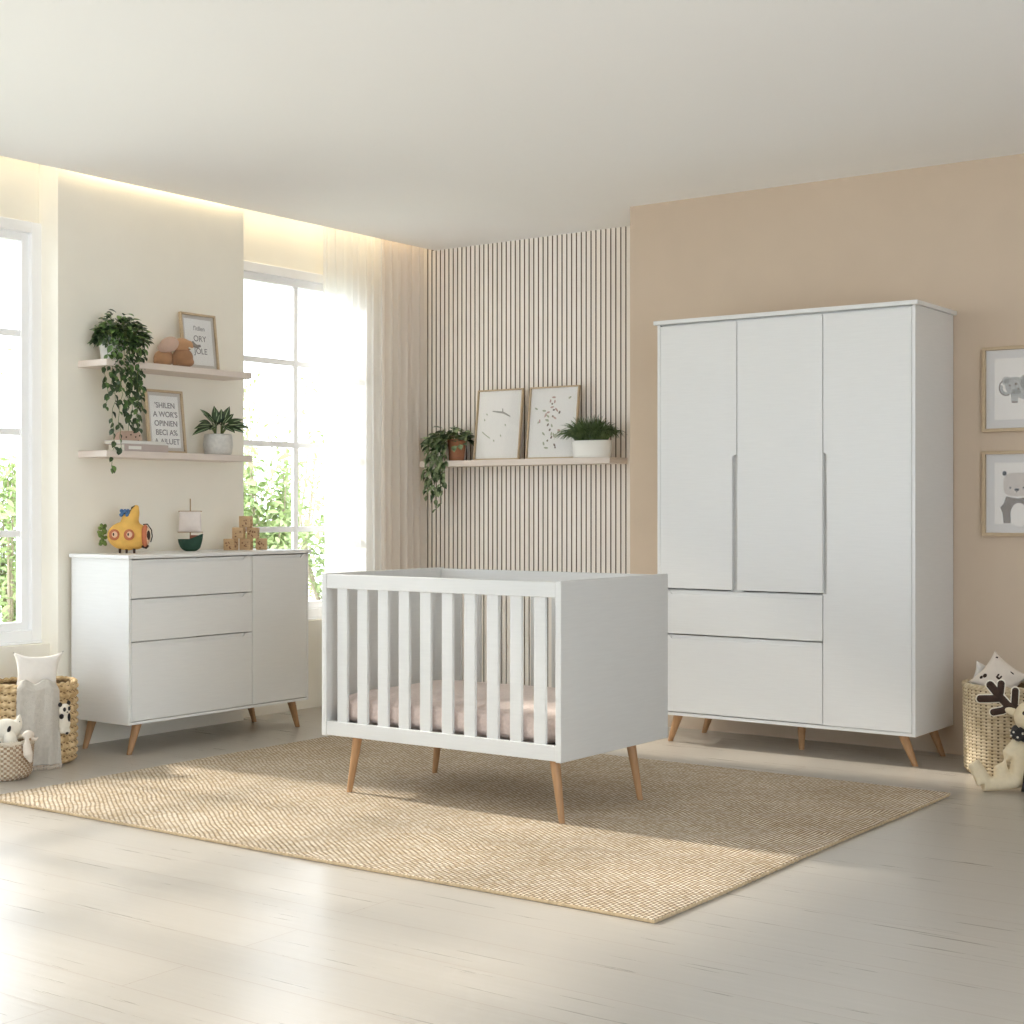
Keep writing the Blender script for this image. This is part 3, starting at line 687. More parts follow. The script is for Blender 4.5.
# grassy planter
c = Vector((-4.812, 7.438, S3))
t = empty('grass_planter', c, 'bushy grass-like plant in a wide white bowl planter on the slatted wall shelf', 'potted plant')
MB().lathe(c, [(0.122, 0), (0.126, 0.006), (0.132, 0.06), (0.133, 0.096), (0.134, 0.100), (0.128, 0.098), (0.124, 0.085), (0.002, 0.084)], 48, 1, 0.44).build('pot', M['pot_white'], t, smooth=True)
MB().lathe(c, [(0.12, 0.085), (0.11, 0.09), (0.001, 0.092)], 30, 1, 0.44).build('soil', M['soil'], t)
r = random.Random(8); bl = MB()
for i in range(900):
    an = r.uniform(0, 2 * PI); rr_ = r.random() ** 0.6
    b0 = c + Vector((0.10 * rr_ * math.cos(an), 0.040 * rr_ * math.sin(an), 0.088)); L_ = r.uniform(0.11, 0.20)
    d = Vector((math.cos(an) * (0.2 + rr_ * 0.75) + r.uniform(-.15, .15), (math.sin(an) * 0.4 - 0.20) * rr_ + r.uniform(-.2, .10), 0))
    pts = []
    for k in range(6):
        q = k / 5; pts.append(b0 + d * (L_ * 0.75 * q) + Vector((0, 0, L_ * (1.15 * q - (0.30 + 0.75 * rr_ * rr_) * q * q))))
    if min(YB - 0.01 - p.y for p in pts) < 0 or any(p.x < -4.935 and p.y > 7.445 for p in pts): continue
    bl.tube(pts, [0.0026, 0.003, 0.0028, 0.0022, 0.0015, 0.0005], 3, cap=False)
bl.build('grass_blades', M['grass'], t)

# ------------------------------------------------------------------ small things on the pier shelves
def book(x0, x1, y0, y1, z0, h, cm, label):
    t = empty('book', ((x0 + x1) / 2, (y0 + y1) / 2, z0), label, 'book', 'books on the lower pier shelf')
    cv = MB(); cv.box(x0, x1, y0, y1, z0, z0 + 0.003).box(x0, x1, y0, y1, z0 + h - 0.003, z0 + h).box(x1 - 0.003, x1, y0, y1, z0 + 0.003, z0 + h - 0.003)
    cv.build('cover', cm, t, 0.001)
    MB().box(x0 + 0.004, x1 - 0.0035, y0 + 0.004, y1 - 0.004, z0 + 0.0035, z0 + h - 0.0035).build('pages', M['book_page'], t)
    return t
b1 = book(-6.045, -5.918, 4.935, 5.215, S2, 0.036, M['book_grey'], 'thick mauve-grey book lying flat on the lower pier shelf, bottom of the pair')
MB().box(-5.9175, -5.9168, 4.96, 5.04, S2 + 0.010, S2 + 0.026).build('spine_label', M['book_white'], b1)
book(-6.05, -5.925, 4.915, 5.205, S2 + 0.0365, 0.017, M['book_white'], 'thin white book lying on top of the mauve-grey book')
# little pink heart-cloud cushion behind the books
c = Vector((-6.060, 5.075, S2))
t = empty('cushion', c, 'small rounded pink cushion with brown dots behind the two stacked books', 'cushion')
o = MB().ball(c + Vector((0, 0, 0.055)), (0.024, 0.075, 0.055)).ball(c + Vector((0, -0.04, 0.062)), (0.024, 0.04, 0.045)).ball(c + Vector((0, 0.045, 0.068)), (0.026, 0.04, 0.048)).build('cover', M['pink'], t)
soften(o, 0.005, 4)
d_ = MB()
for dy, dz in ((-0.03, 0.075), (0.0, 0.088), (0.03, 0.078), (0.055, 0.085), (0.02, 0.1), (0.045, 0.06)): d_.ball(c + Vector((0.0235, dy, dz)), (0.003, 0.004, 0.004), None, 8, 6)
d_.build('dots', M['choc'], t)

# plush elephant on the upper shelf
c = Vector((-5.985, 5.315, S1))
t = empty('plush_elephant', c, 'soft brown toy elephant with a pink-beige ear on the upper pier shelf', 'soft toy')
rot = Matrix.Translation(c) @ Matrix.Rotation(math.radians(40), 4, 'Z')   # its length runs across the shelf towards the right
b = MB(rot)
b.ball((-0.055, 0, 0.044), (0.052, 0.04, 0.046)).ball((-0.075, 0, 0.03), (0.032, 0.038, 0.031))
b.build('rump', M['caramel'], t, smooth=True)
b = MB(rot); b.ball((0.04, 0.0, 0.050), (0.055, 0.040, 0.048)).ball((0.06, 0, 0.026), (0.040, 0.036, 0.027)).ball((0.015, 0, 0.028), (0.03, 0.034, 0.029))
soften(b.build('chest', M['caramel_d'], t), 0.004, 5)
b = MB(rot); b.ball((0.035, 0.0, 0.112), (0.050, 0.036, 0.038)).ball((0.07, 0, 0.112), (0.03, 0.024, 0.025))
soften(b.build('head', M['caramel'], t), 0.004, 5)
b = MB(rot); b.ball((-0.022, -0.034, 0.112), (0.052, 0.016, 0.040), (0, -0.35, 0)).ball((-0.048, -0.030, 0.096), (0.036, 0.014, 0.026))
soften(b.build('ear', M['pink'], t), 0.004, 5)
MB(rot).tube([(0.085, 0, 0.125), (0.100, 0, 0.112), (0.115, 0, 0.106), (0.132, 0, 0.110)], [0.013, 0.011, 0.009, 0.006], 12).build('trunk', M['grey_pl'], t, smooth=True)
MB(rot).tube([(0.075, -0.018, 0.098), (0.088, -0.020, 0.092), (0.098, -0.020, 0.096)], [0.006, 0.004, 0.002], 8).build('tusk', M['ivory'], t, smooth=True)

# ------------------------------------------------------------------ toys on the dresser
ZD = DZ1 + 0.018
c = Vector((-5.930, 4.965, ZD)); cam_dir = Vector((0.586, -0.81, 0))
right = Vector((0.81, 0.586, 0))                                    # along the toy
TX = Matrix.Translation(c) @ Matrix.Rotation(math.atan2(right.y, right.x), 4, 'Z') @ Matrix.Scale(1.10, 4)
t = empty('submarine_toy', c, 'round yellow submarine soft toy with porthole rings on the dresser', 'toy')
b = MB(TX); b.ball((0, 0, 0.078), (0.092, 0.062, 0.066)).ball((0.03, 0, 0.075), (0.068, 0.06, 0.06))
b.tube([(0.012, 0, 0.12), (0.020, 0, 0.155), (0.034, 0, 0.185), (0.040, 0, 0.215)], [0.050, 0.030, 0.020, 0.009], 20)
b.tube([(0.0, 0, 0.12), (-0.006, 0, 0.15), (-0.008, 0, 0.175)], [0.036, 0.024, 0.012], 16)
soften(b.build('hull', M['yellow'], t), 0.004, 5)
for a_, s_ in ((-0.045, 1), (0.022, 1)):
    yy = -0.058 if a_ < 0 else -0.064
    rg = MB(TX).ball((a_, yy, 0.083), (0.024, 0.008, 0.025)).build('porthole_ring', M['rust'], t, smooth=True)
    MB(TX).ball((a_ + 0.003, yy - 0.006, 0.084), (0.013, 0.005, 0.014)).build('porthole', M['peach'], rg, smooth=True)
    MB(TX).ball((a_ - 0.001, yy - 0.0105, 0.085), (0.004, 0.002, 0.007)).build('pupil', M['choc'], rg, smooth=True)
ex = Matrix.Rotation(-0.55, 4, 'Z')
MB(TX).ball((0.086, -0.030, 0.078), (0.018, 0.034, 0.050), (0, 0, 0.35)).build('window_rim', M['rust'], t, smooth=True)
MB(TX).ball((0.093, -0.034, 0.078), (0.017, 0.028, 0.042), (0, 0, 0.35)).build('front_window', M['peach'], t, smooth=True)
MB(TX).ball((0.102, -0.048, 0.080), (0.010, 0.014, 0.024), (0, 0, 0.35)).build('pupil', M['choc'], t, smooth=True)
MB(TX).tube([(0.075, -0.02, 0.128), (0.095, -0.03, 0.130), (0.113, -0.03, 0.105), (0.117, -0.03, 0.075), (0.110, -0.03, 0.05)], 0.0028, 8).build('handle_loop', M['choc'], t, smooth=True)
b = MB(TX)
for i in range(9):
    a_ = i * 0.7; b.ball((-0.010 + 0.016 * math.cos(a_), -0.012 + 0.01 * math.sin(a_), 0.180 + 0.010 * math.sin(i * 2.1)), 0.009, None, 10, 8)
b.ball((0.022, -0.012, 0.176), (0.014, 0.008, 0.006)); b.build('coral_tuft', M['blue'], t, smooth=True)
MB(TX).tube([(0.012, -0.006, 0.186), (0.020, -0.006, 0.203), (0.033, -0.006, 0.210), (0.043, -0.004, 0.204), (0.038, -0.003, 0.192)], [0.004, 0.004, 0.0045, 0.004, 0.003], 8).build('hook', M['choc'], t, smooth=True)
b = MB(TX); r = random.Random(3)
for i in range(26):
    a_ = r.uniform(-1.9, 1.9); q = r.uniform(0.015, 0.045)
    b.ball((-0.088 - q * math.cos(a_ * 0.7), r.uniform(-.012, .012), 0.080 + q * math.sin(a_)), (0.010, 0.005, 0.008), (0, a_, 0), 8, 6)
b.build('tail_leaves', M['coral_green'], t, smooth=True)
for dx in (-0.030, 0.0, 0.034): MB(TX).tube([(dx, -0.02, 0.02), (dx, -0.02, 0.0)], [0.006, 0.005], 10).build('foot', M['choc'], t)
MB(TX).tube([(0.07, -0.02, 0.030), (0.09, -0.03, 0.026), (0.10, -0.035, 0.034)], [0.006, 0.007, 0.005], 8).build('fin', M['choc'], t, smooth=True)

# toy sailing boat
c = Vector((-5.930, 5.372, ZD)); TX = Matrix.Translation(c) @ Matrix.Rotation(math.atan2(right.y, right.x), 4, 'Z')
t = empty('toy_boat', c, 'dark green toy boat with a square off-white sail on the dresser', 'toy')
b = MB(TX)
def hull(a, bb):
    # a along the keel, bb around the section
    xk = -0.062 + 0.126 * a; wd = 0.030 * math.sin(PI * min(max(a, 0.04), 0.96)) ** 0.6
    top = 0.062 + 0.036 * max(0, a - 0.45) ** 1.2 * 1.6; th = PI * bb
    bot = 0.0 + 0.02 * abs(2 * a - 1) ** 3
    sh = 1.0 - 0.22 * (1 - math.sin(th)) * 0
    return (xk * (1 - 0.22 * math.sin(th) * (0.6 + 0.4 * abs(2 * a - 1))), -wd * math.cos(th), top - (top - bot) * math.sin(th) ** 0.6)
b.grid(hull, 28, 16); b.build('hull', M['teal'], t, smooth=True, solid=0.003)
MB(TX).box(-0.045, 0.045, -0.020, 0.020, 0.052, 0.058).build('deck', M['cabin'], t, 0.002)
MB(TX).box(0.000, 0.040, -0.014, 0.014, 0.058, 0.082).build('cabin', M['cabin'], t, 0.003)
mast = MB(TX).tube([(0, 0, 0.05), (0, 0, 0.270)], [0.0034, 0.0028], 10).build('mast', M['mast'], t)
MB(TX).tube([(-0.060, -0.004, 0.205), (0.060, -0.004, 0.205)], 0.0026, 8).build('yard', M['mast'], mast)
MB(TX).tube([(-0.064, -0.004, 0.098), (0.066, -0.004, 0.098)], 0.002, 8).build('boom', M['mast'], mast)
def sail(a, b_): return ((-0.055 + 0.11 * a) * (1.08 - 0.10 * b_), -0.006 - 0.016 * math.sin(PI * a) * math.sin(PI * b_), 0.099 + 0.105 * b_)
MB(TX).grid(sail, 12, 12).build('sail', M['sail'], mast, smooth=True, solid=0.0012)

# stacking blocks
def block(pos, rz, label, k):
    c = Vector(pos); t = empty('toy_block', c, label, 'toy block', 'wooden blocks on the dresser'); t.rotation_euler = (0, 0, 0)
    X = Matrix.Translation(c) @ Matrix.Rotation(rz, 4, 'Z'); h = 0.0298
    MB(X).box(-h, h, -h, h, 0, 2 * h).build('cube_body', M['block'], t, 0.003)
    r = random.Random(k); m_ = MB(X)
    for f in range(2):
        for i in range(9 if k % 2 else 5):
            u_, v_ = r.uniform(-0.017, 0.017), r.uniform(0.009, 0.043); s_ = r.uniform(0.0022, 0.0042)
            if f == 0: m_.box(u_ - s_, u_ + s_, -h - 0.0006, -h + 0.0004, v_ - s_, v_ + s_)
            else: m_.box(h - 0.0004, h + 0.0006, u_ - s_, u_ + s_, v_ - s_, v_ + s_)
    m_.build('printed_marks', M['block_ink'], t)
h2 = 0.0600; d0 = Vector((0.25, 0.968, 0)); c0 = Vector((-5.905, 5.632, ZD))
B = [(c0 + d0 * 0.0, 0.35, 'wooden block with printed marks, bottom row nearest the toy boat'), (c0 + d0 * 0.092, 0.55, 'wooden block with printed marks, middle of the bottom row'), (c0 + d0 * 0.184, 0.75, 'wooden block with printed marks, bottom row nearest the window'),
     (c0 + d0 * 0.048 + Vector((0, 0, h2)), 0.55, 'wooden block in the second row of the pyramid, nearer the boat'), (c0 + d0 * 0.132 + Vector((0, 0, h2)), 0.60, 'wooden block in the second row of the pyramid, nearer the window'),
     (c0 + d0 * 0.090 + Vector((0, 0, 2 * h2)), 0.5, 'plain-topped wooden block crowning the little pyramid')]
for k, (p, a_, lb) in enumerate(B): block(p, a_, lb, k + 1)

# ------------------------------------------------------------------ baskets
def woven(name, c, r0, r1, h, rows, stakes, amp, mats, label, style, wall=0.012, sub=6):
    t = empty(name, c, label, 'basket'); c = Vector(c); mb = MB(); n = stakes * sub; vr = 5
    def rad(z): return r0 + (r1 - r0) * (z / h) - 0.02 * max(0, 1 - z / 0.03) ** 2
    prof = []
    V = []
    for i in range(n):
        th = 2 * PI * i / n; col = []
        for j in range(rows * vr + 1):
            row = min(j // vr, rows - 1); f = (j - row * vr) / vr; z = h * (row + f) / rows
            rd = math.sin(PI * f)
            if style == 'weave': off = amp * rd * (0.35 + 0.65 * abs(math.sin(PI * i / sub + (0.35 if row % 2 else 0))))
            elif style == 'braid':
                off = amp * (0.35 + 0.65 * abs(math.sin(PI * (i / sub + (f if row % 2 else -f) * 1.0)))) * rd
            else: off = amp * rd * (0.5 + 0.5 * math.cos(PI * i / sub + PI * row))
            rr_ = rad(z) + off; col.append(mb._v(c + Vector((rr_ * math.cos(th), rr_ * math.sin(th), z))))
        V.append(col)
    for i in range(n):
        for j in range(rows * vr):
            row = j // vr
            if style == 'checker': mb.mi = 1 if ((i // sub + row) % 2) else 0
            elif style == 'weave': mb.mi = 1 if (j % vr in (0, 4) and i % sub in (0, sub - 1)) else 0
            elif style == 'braid': mb.mi = 1 if (j % vr in (0, 4) and (i + (row % 2) * 3) % sub < 2) else 0
            mb._f([V[i][j], V[(i + 1) % n][j], V[(i + 1) % n][j + 1], V[i][j + 1]])
    mb.mi = 0
    o = mb.build('woven_side', mats, t, smooth=True)
    MB().lathe(c, [(r0 - 0.022, 0.0), (r0 - 0.02, 0.008), (r0 - wall - 0.012, 0.012), (r1 - wall, h * 0.98), (r1 - wall + 0.002, h * 0.98), (r0 - wall - 0.008, 0.006), (0.002, 0.006)], 40).build('lining', M['basket_in'], t)
    rim = MB(); K = 72
    for q in range(2):
        pts = []
        for i in range(K + 1):
            th = 2 * PI * i / K; ww = 0.006
            pts.append(c + Vector(((r1 - 0.004 + ww * math.cos(th * stakes / 2 + PI * q)) * math.cos(th), (r1 - 0.004 + ww * math.cos(th * stakes / 2 + PI * q)) * math.sin(th), h + ww * math.sin(th * stakes / 2 + PI * q))))
        rim.tube(pts, 0.008, 8, cap=False)
    rim.build('rim', mats[0], t, smooth=True)
    return t

def cushion(mb, X, w, h, th, puff=1.0, pn=0.16):
    def fn(sgn):
        def f(a, b):
            u, v = 2 * a - 1, 2 * b - 1
            pin = 1 - pn * (1 - abs(v) ** 2.0) * abs(u) ** 3 * 1.0
            piv = 1 - pn * (1 - abs(u) ** 2.0) * abs(v) ** 3
            e = max(0, (1 - u * u) * (1 - v * v)) ** 0.42
            return X @ Vector((w / 2 * u * pin, h / 2 * v * piv, sgn * th / 2 * e * puff + 0.006 * noise.noise(Vector((u * 2.3, v * 2.3, sgn)))))
        return f
    mb.grid(fn(1), 26, 26); mb.grid(fn(-1), 26, 26)
    bmesh.ops.remove_doubles(mb.bm, verts=mb.bm.verts, dist=0.002)
    return mb

# left: braided seagrass basket
BL = Vector((-5.905, 4.395, 0)); RB = 0.185
BASK = woven('storage_basket', BL, RB, RB + 0.003, 0.365, 11, 30, 0.014, [M['seagrass'], M['seagrass_gap_shade']], 'tall chunky braided seagrass basket standing beside the white dresser', 'braid')
toC = Vector((5.905, -4.395, 0)).normalized(); side = Vector((-toC.y, toC.x, 0))   # towards the camera / to its right
# cushion stuffed in it
X = basis(BL + Vector((0, 0, 0.400)) + toC * 0.075 + side * 0.015, side, Vector((0, 0, 1)) - toC * 0.25 + side * 0.06)
o = cushion(MB(), X, 0.225, 0.235, 0.095, 1.0, 0.25).build('cushion', M['cushion'], None, smooth=True)
tag(o, 'off-white linen cushion with pointed corners sticking out of the seagrass basket', 'cushion')
# throw hanging over its front
def throw(a, b):
    u = (a - 0.5) * 0.185 * (1 + 0.10 * b)
    R_ = RB + 0.034 + 0.006 * math.sin(a * 17 + 2 * b) * (0.3 + b) + 0.022 * b * b
    ang = u / R_ + 0.10
    zz = 0.388 - 0.37 * b
    if b < 0.08: R_ -= 0.03 * (1 - b / 0.08)
    zz = 0.388 + 0.010 * math.sin(a * 11) * (1 - b) - 0.368 * b
    p = BL + toC * (R_ * math.cos(ang)) + side * (R_ * math.sin(ang))
    return (p.x, p.y, zz)
t = empty('throw_blanket', BL + toC * (RB + 0.05), 'grey knitted throw with fringe hanging down the front of the seagrass basket', 'blanket')
MB().grid(throw, 60, 60).build('knit_cloth', M['knit'], t, smooth=True, solid=0.006)
fr = MB()
for i in range(34):
    p = Vector(throw(i / 33, 1.0)); fr.tube([p, p + toC * 0.006 + Vector((0, 0, -0.012)), p + toC * 0.018 + side * rnd.uniform(-.006, .006) + Vector((0, 0, -0.017))], 0.002, 5)
fr.build('fringe', M['cushion_warm'], t)
# panda soft toy hanging on the basket side
PC = BL + toC * (RB * 0.86 + 0.026) + side * (RB * 0.67 + 0.010) + Vector((0, 0, 0.245))
nrm = (toC * 0.8 + side * 0.6).normalized(); sd = Vector((-nrm.y, nrm.x, 0))
t = BASK
PX = basis(PC, sd, (0, 0, 1))
b = MB(PX); b.ball((0, 0.012, 0), (0.031, 0.030, 0.015)).ball((0, -0.048, 0), (0.030, 0.042, 0.015)).ball((0.01, -0.085, 0.002), (0.018, 0.016, 0.012)).ball((-0.014, -0.08, 0.002), (0.014, 0.014, 0.012))
pb = soften(b.build('panda_patch', M['ivory'], t, label='black and white panda on the basket side'), 0.003, 4)
b = MB(PX)
for p_, q_ in (((-0.024, 0.038, 0), (0.010, 0.011, 0.007)), ((0.022, 0.042, 0), (0.010, 0.011, 0.007)), ((-0.011, 0.016, 0.014), (0.008, 0.010, 0.005)), ((0.014, 0.018, 0.014), (0.007, 0.010, 0.005)), ((0.003, 0.003, 0.016), (0.004, 0.003, 0.004)), ((-0.026, -0.014, 0.012), (0.012, 0.012, 0.007)), ((0.014, -0.022, 0.014), (0.007, 0.020, 0.006)), ((0.006, -0.092, 0.010), (0.008, 0.006, 0.005))):
    b.ball(p_, q_, None, 14, 10)
b.build('black_markings', M['black_pl'], pb, smooth=True)

# small patterned basket in front with soft toys
BS = Vector((-5.655, 4.055, 0)); RS = 0.120
woven('toy_basket', BS, RS - 0.008, RS + 0.004, 0.160, 15, 60, 0.006, [M['rope_light'], M['rope_brown']], 'low round basket with a beige and brown diamond weave full of soft toys', 'checker', 0.009, 4)
toS = Vector((-BS.x, -BS.y, 0)).normalized(); sS = Vector((-toS.y, toS.x, 0))
def at(u, w, z): return BS + sS * u + toS * w + Vector((0, 0, z))
SX = Matrix((tuple(sS), tuple(toS), (0, 0, 1))).transposed().to_4x4(); SX.translation = BS + Vector((0, 0, 0.03))
t = empty('plush_dog', at(0.0, 0, 0.08), 'white soft toy dog with a black nose mark sitting in the small basket', 'soft toy')
b = MB(SX); b.ball((0.010, 0.0, 0.175), (0.062, 0.050, 0.052)).ball((0.005, 0.0, 0.10), (0.06, 0.06, 0.07))
b.tube([(0.052, 0.0, 0.19), (0.062, 0.0, 0.215), (0.066, 0.0, 0.243)], [0.026, 0.016, 0.004], 14); b.tube([(-0.035, 0, 0.19), (-0.05, 0, 0.215), (-0.056, 0, 0.24)], [0.026, 0.016, 0.004], 14)
b.ball((0.026, 0.060, 0.140), (0.030, 0.028, 0.036))
soften(b.build('body', M['ivory'], t), 0.004, 5)
b = MB(SX); b.ball((0.022, 0.048, 0.186), (0.0075, 0.006, 0.016), (0, 0.3, 0)).ball((0.027, 0.052, 0.160), (0.009, 0.006, 0.005)).ball((0.065, 0.010, 0.212), (0.004, 0.006, 0.006)).ball((-0.03, 0.040, 0.19), (0.007, 0.006, 0.010))
b.build('face_marks', M['black_pl'], t, smooth=True)
t = empty('plush_animal', at(-0.04, 0.05, 0.08), 'black soft toy tucked in the small basket in front of the white dog', 'soft toy')
b = MB(SX); b.ball((-0.055, 0.074, 0.140), (0.030, 0.022, 0.030)).ball((-0.035, 0.080, 0.125), (0.026, 0.016, 0.026)); soften(b.build('body', M['black_pl'], t), 0.004, 4)
MB(SX).ball((-0.058, 0.096, 0.150), (0.006, 0.004, 0.006)).build('eye', M['ivory'], t, smooth=True)
SX = SX @ Matrix.Diagonal((1.07, 1.07, 1, 1))
t = empty('plush_mouse', at(0.09, 0.10, 0.02), 'small cream knotted comforter toy draped over the rim of the small basket', 'soft toy')
b = MB(SX); b.ball((0.094, 0.078, 0.163), (0.024, 0.020, 0.020)).tube([(0.09, 0.086, 0.155), (0.088, 0.104, 0.125), (0.092, 0.112, 0.085), (0.104, 0.108, 0.050)], [0.014, 0.016, 0.019, 0.006], 12)
b.tube([(0.105, 0.08, 0.15), (0.122, 0.075, 0.140), (0.132, 0.07, 0.152)], [0.010, 0.007, 0.004], 10)
soften(b.build('body', M['cushion_warm'], t), 0.003, 3)
MB(SX).tube([(0.083, 0.090, 0.149), (0.105, 0.092, 0.147)], 0.006, 8).build('neck_band', M['rope_brown'], t)

# right: tall wicker basket
BR = Vector((-2.165, 6.740, 0)); RR = 0.196
woven('storage_basket', BR, RR - 0.006, RR, 0.388, 26, 46, 0.0058, [M['wicker'], M['wicker_gap_shade']], 'tall round wicker laundry basket with cushions beside the wardrobe', 'weave', 0.010, 6)
toR = Vector((-BR.x, -BR.y, 0)).normalized(); sR = Vector((-toR.y, toR.x, 0))
KX = Matrix((tuple(sR), tuple(toR), (0, 0, 1))).transposed().to_4x4(); KX.translation = BR + Vector((0, 0, 0.012))
def kx(loc, rz, tilt, tw):
    return KX @ Matrix.Translation(loc) @ Matrix.Rotation(rz, 4, 'Z') @ Matrix.Rotation(tilt, 4, 'X') @ Matrix.Rotation(tw, 4, 'Z')
# cushion standing on a corner; its face shows printed little faces
X = kx((-0.045, 0.04, 0.405), PI, math.radians(72), math.radians(38))
t = empty('cushion', BR + Vector((0, 0, 0.30)), 'off-white cushion with printed animal faces standing cornerwise in the wicker basket', 'cushion')
cushion(MB(), X, 0.185, 0.185, 0.07).build('cover', M['cushion_warm'], t, smooth=True)
def mk(lst, X_, z_):
    b = MB(X_)
    for (u_, v_, a_, b__) in lst:
        b.ball((u_, v_, z_ * (max(0, (1 - (u_ / .0925) ** 2) * (1 - (v_ / .0925) ** 2)) ** 0.42)), (a_, b__, 0.002), None, 12, 8)
    return b
fm = [(0.0, -0.004, 0.012, 0.005), (-0.006, 0.006, 0.004, 0.008), (0.008, 0.006, 0.004, 0.008), (0.062, 0.066, 0.006, 0.006), (-0.03, 0.052, 0.010, 0.003), (-0.055, -0.03, 0.010, 0.008), (-0.05, -0.045, 0.006, 0.010), (0.05, -0.03, 0.008, 0.010), (0.058, -0.045, 0.006, 0.008)]
mk(fm, X, 0.036).build('printed_faces', M['choc'], t, smooth=True)
mk([(u_, v_, a_, b__) for (u_, v_, a_, b__) in fm], X, -0.036).build('printed_faces', M['choc'], t, smooth=True)
X = kx((-0.098, -0.045, 0.395), PI, math.radians(80), 0.3)
o = cushion(MB(), X, 0.13, 0.13, 0.06).build('cushion', M['cushion'], None, smooth=True)
tag(o, 'small plain ivory cushion behind the printed one, on the wardrobe side of the wicker basket', 'cushion')
X = kx((0.122, 0.040, 0.372), PI, math.radians(62), math.radians(10))
t = empty('cushion', BR + sR * 0.1 + Vector((0, 0, 0.30)), 'white cushion with dark spots in the wicker basket, above the reindeer', 'cushion')
cushion(MB(), X, 0.12, 0.10, 0.05).build('cover', M['cushion'], t, smooth=True)
mk([(0.055, 0.02, 0.012, 0.010), (0.03, -0.01, 0.010, 0.007), (-0.02, 0.02, 0.012, 0.006)], X, 0.028).build('printed_spots', M['choc'], t, smooth=True)
mk([(0.055, 0.02, 0.012, 0.010), (0.03, -0.01, 0.010, 0.007), (-0.02, 0.02, 0.012, 0.006)], X, -0.031).build('printed_spots', M['choc'], t, smooth=True)

# reindeer soft toy leaning in front of it
RD = Vector((-1.950, 6.360, 0)); toD = Vector((-RD.x, -RD.y, 0)).normalized(); sD = Vector((-toD.y, toD.x, 0))
DX = Matrix((tuple(sD), tuple(toD), (0, 0, 1))).transposed().to_4x4(); DX.translation = RD
t = empty('plush_reindeer', RD, 'cream soft toy reindeer with brown felt antlers seated against the wicker basket', 'soft toy')
b = MB(DX)
b.ball((0, 0, 0.115), (0.086, 0.070, 0.112)).ball((0, 0, 0.075), (0.092, 0.075, 0.072)).tube([(0, 0, 0.19), (0, 0, 0.27)], [0.045, 0.04], 16)
b.ball((0, 0.005, 0.305), (0.072, 0.065, 0.070)).ball((0.005, 0.055, 0.285), (0.045, 0.05, 0.038))
for s_ in (-1, 1):
    b.tube([(s_ * 0.060, 0.0, 0.205), (s_ * 0.095, 0.015, 0.15), (s_ * 0.120, 0.03, 0.09), (s_ * 0.128, 0.04, 0.045)], [0.018, 0.026, 0.031, 0.026], 14)
    b.tube([(s_ * 0.06, 0.03, 0.045), (s_ * 0.12, 0.06, 0.036), (s_ * 0.175, 0.075, 0.032), (s_ * 0.190, 0.08, 0.034)], [0.034, 0.030, 0.031, 0.033], 14)
    b.tube([(s_ * 0.185, 0.08, 0.034), (s_ * 0.205, 0.075, 0.075), (s_ * 0.232, 0.068, 0.118)], [0.034, 0.030, 0.027], 14)
soften(b.build('body', M['cream_pl'], t), 0.005, 6)
for q_ in ((-0.030, 0.060, 0.328), (0.036, 0.062, 0.330)): MB(DX).ball(q_, (0.008, 0.005, 0.009)).build('eye', M['choc'], t, smooth=True)
MB(DX).ball((0.005, 0.105, 0.292), (0.018, 0.010, 0.012)).build('nose', M['choc'], t, smooth=True)
for s_ in (-1, 1):
    MB(DX).ball((s_ * 0.078, 0.0, 0.325), (0.030, 0.008, 0.016), (0, -s_ * 0.3, 0)).build('ear', M['cream_pl'], t, smooth=True)
for s_ in (-1, 1):                                          # branching felt antlers with a white stitched edge
    segs = [([(s_ * 0.045, 0, 0.355), (s_ * 0.095, 0, 0.372), (s_ * 0.125, 0, 0.405), (s_ * 0.165, 0, 0.455)], 0.017),
            ([(s_ * 0.122, 0, 0.402), (s_ * 0.165, 0, 0.398), (s_ * 0.205, 0, 0.396)], 0.016),
            ([(s_ * 0.130, 0, 0.405), (s_ * 0.125, 0, 0.43), (s_ * 0.122, 0, 0.462)], 0.015),
            ([(s_ * 0.085, 0, 0.368), (s_ * 0.118, 0, 0.350), (s_ * 0.152, 0, 0.342)], 0.015),
            ([(s_ * 0.070, 0, 0.366), (s_ * 0.068, 0, 0.395), (s_ * 0.066, 0, 0.435)], 0.014)]
    e_, i_ = MB(DX @ Matrix.Translation((0, -0.02, -0.025))), MB(DX @ Matrix.Translation((0, -0.02, -0.025)))
    for p, rr_ in segs:
        i_.tube(p, rr_, 14).ball(p[-1], rr_, None, 14, 10).ball(p[0], rr_, None, 14, 10)
        q = [(v[0], v[1] - 0.004, v[2]) for v in p]
        e_.tube(q, rr_ + 0.004, 14).ball(q[-1], rr_ + 0.004, None, 14, 10)
    eo = e_.build('antler_edge', M['ivory'], t, smooth=True); io = i_.build('antler', M['choc'], t, smooth=True)
    # flatten to a felt thickness
    for o_, k_ in ((eo, 0.30), (io, 0.62)):
        n_ = Vector((toD.x, toD.y, 0)); pc = -toD * 0.02
        for v in o_.data.vertices:
            dd = (v.co - pc).dot(n_); v.co -= n_ * dd * (1 - k_)
sc_ = MB(DX); pts = [(0.060 * math.cos(2 * PI * i / 24), 0.055 * math.sin(2 * PI * i / 24), 0.238 + 0.006 * math.sin(3 * i)) for i in range(25)]
sc_.tube(pts, 0.026, 12, cap=False)
sf = sc_.build('scarf', M['black_pl'], t, smooth=True)
tl = MB(DX)
def tail(a, b_): return ((-0.012 + 0.05 * a) + (a - 0.5) * 0.10 * b_ + 0.02 * b_, 0.078 + 0.012 * math.sin(b_ * 3) + 0.004 * math.sin(a * 6), 0.235 - 0.225 * b_)
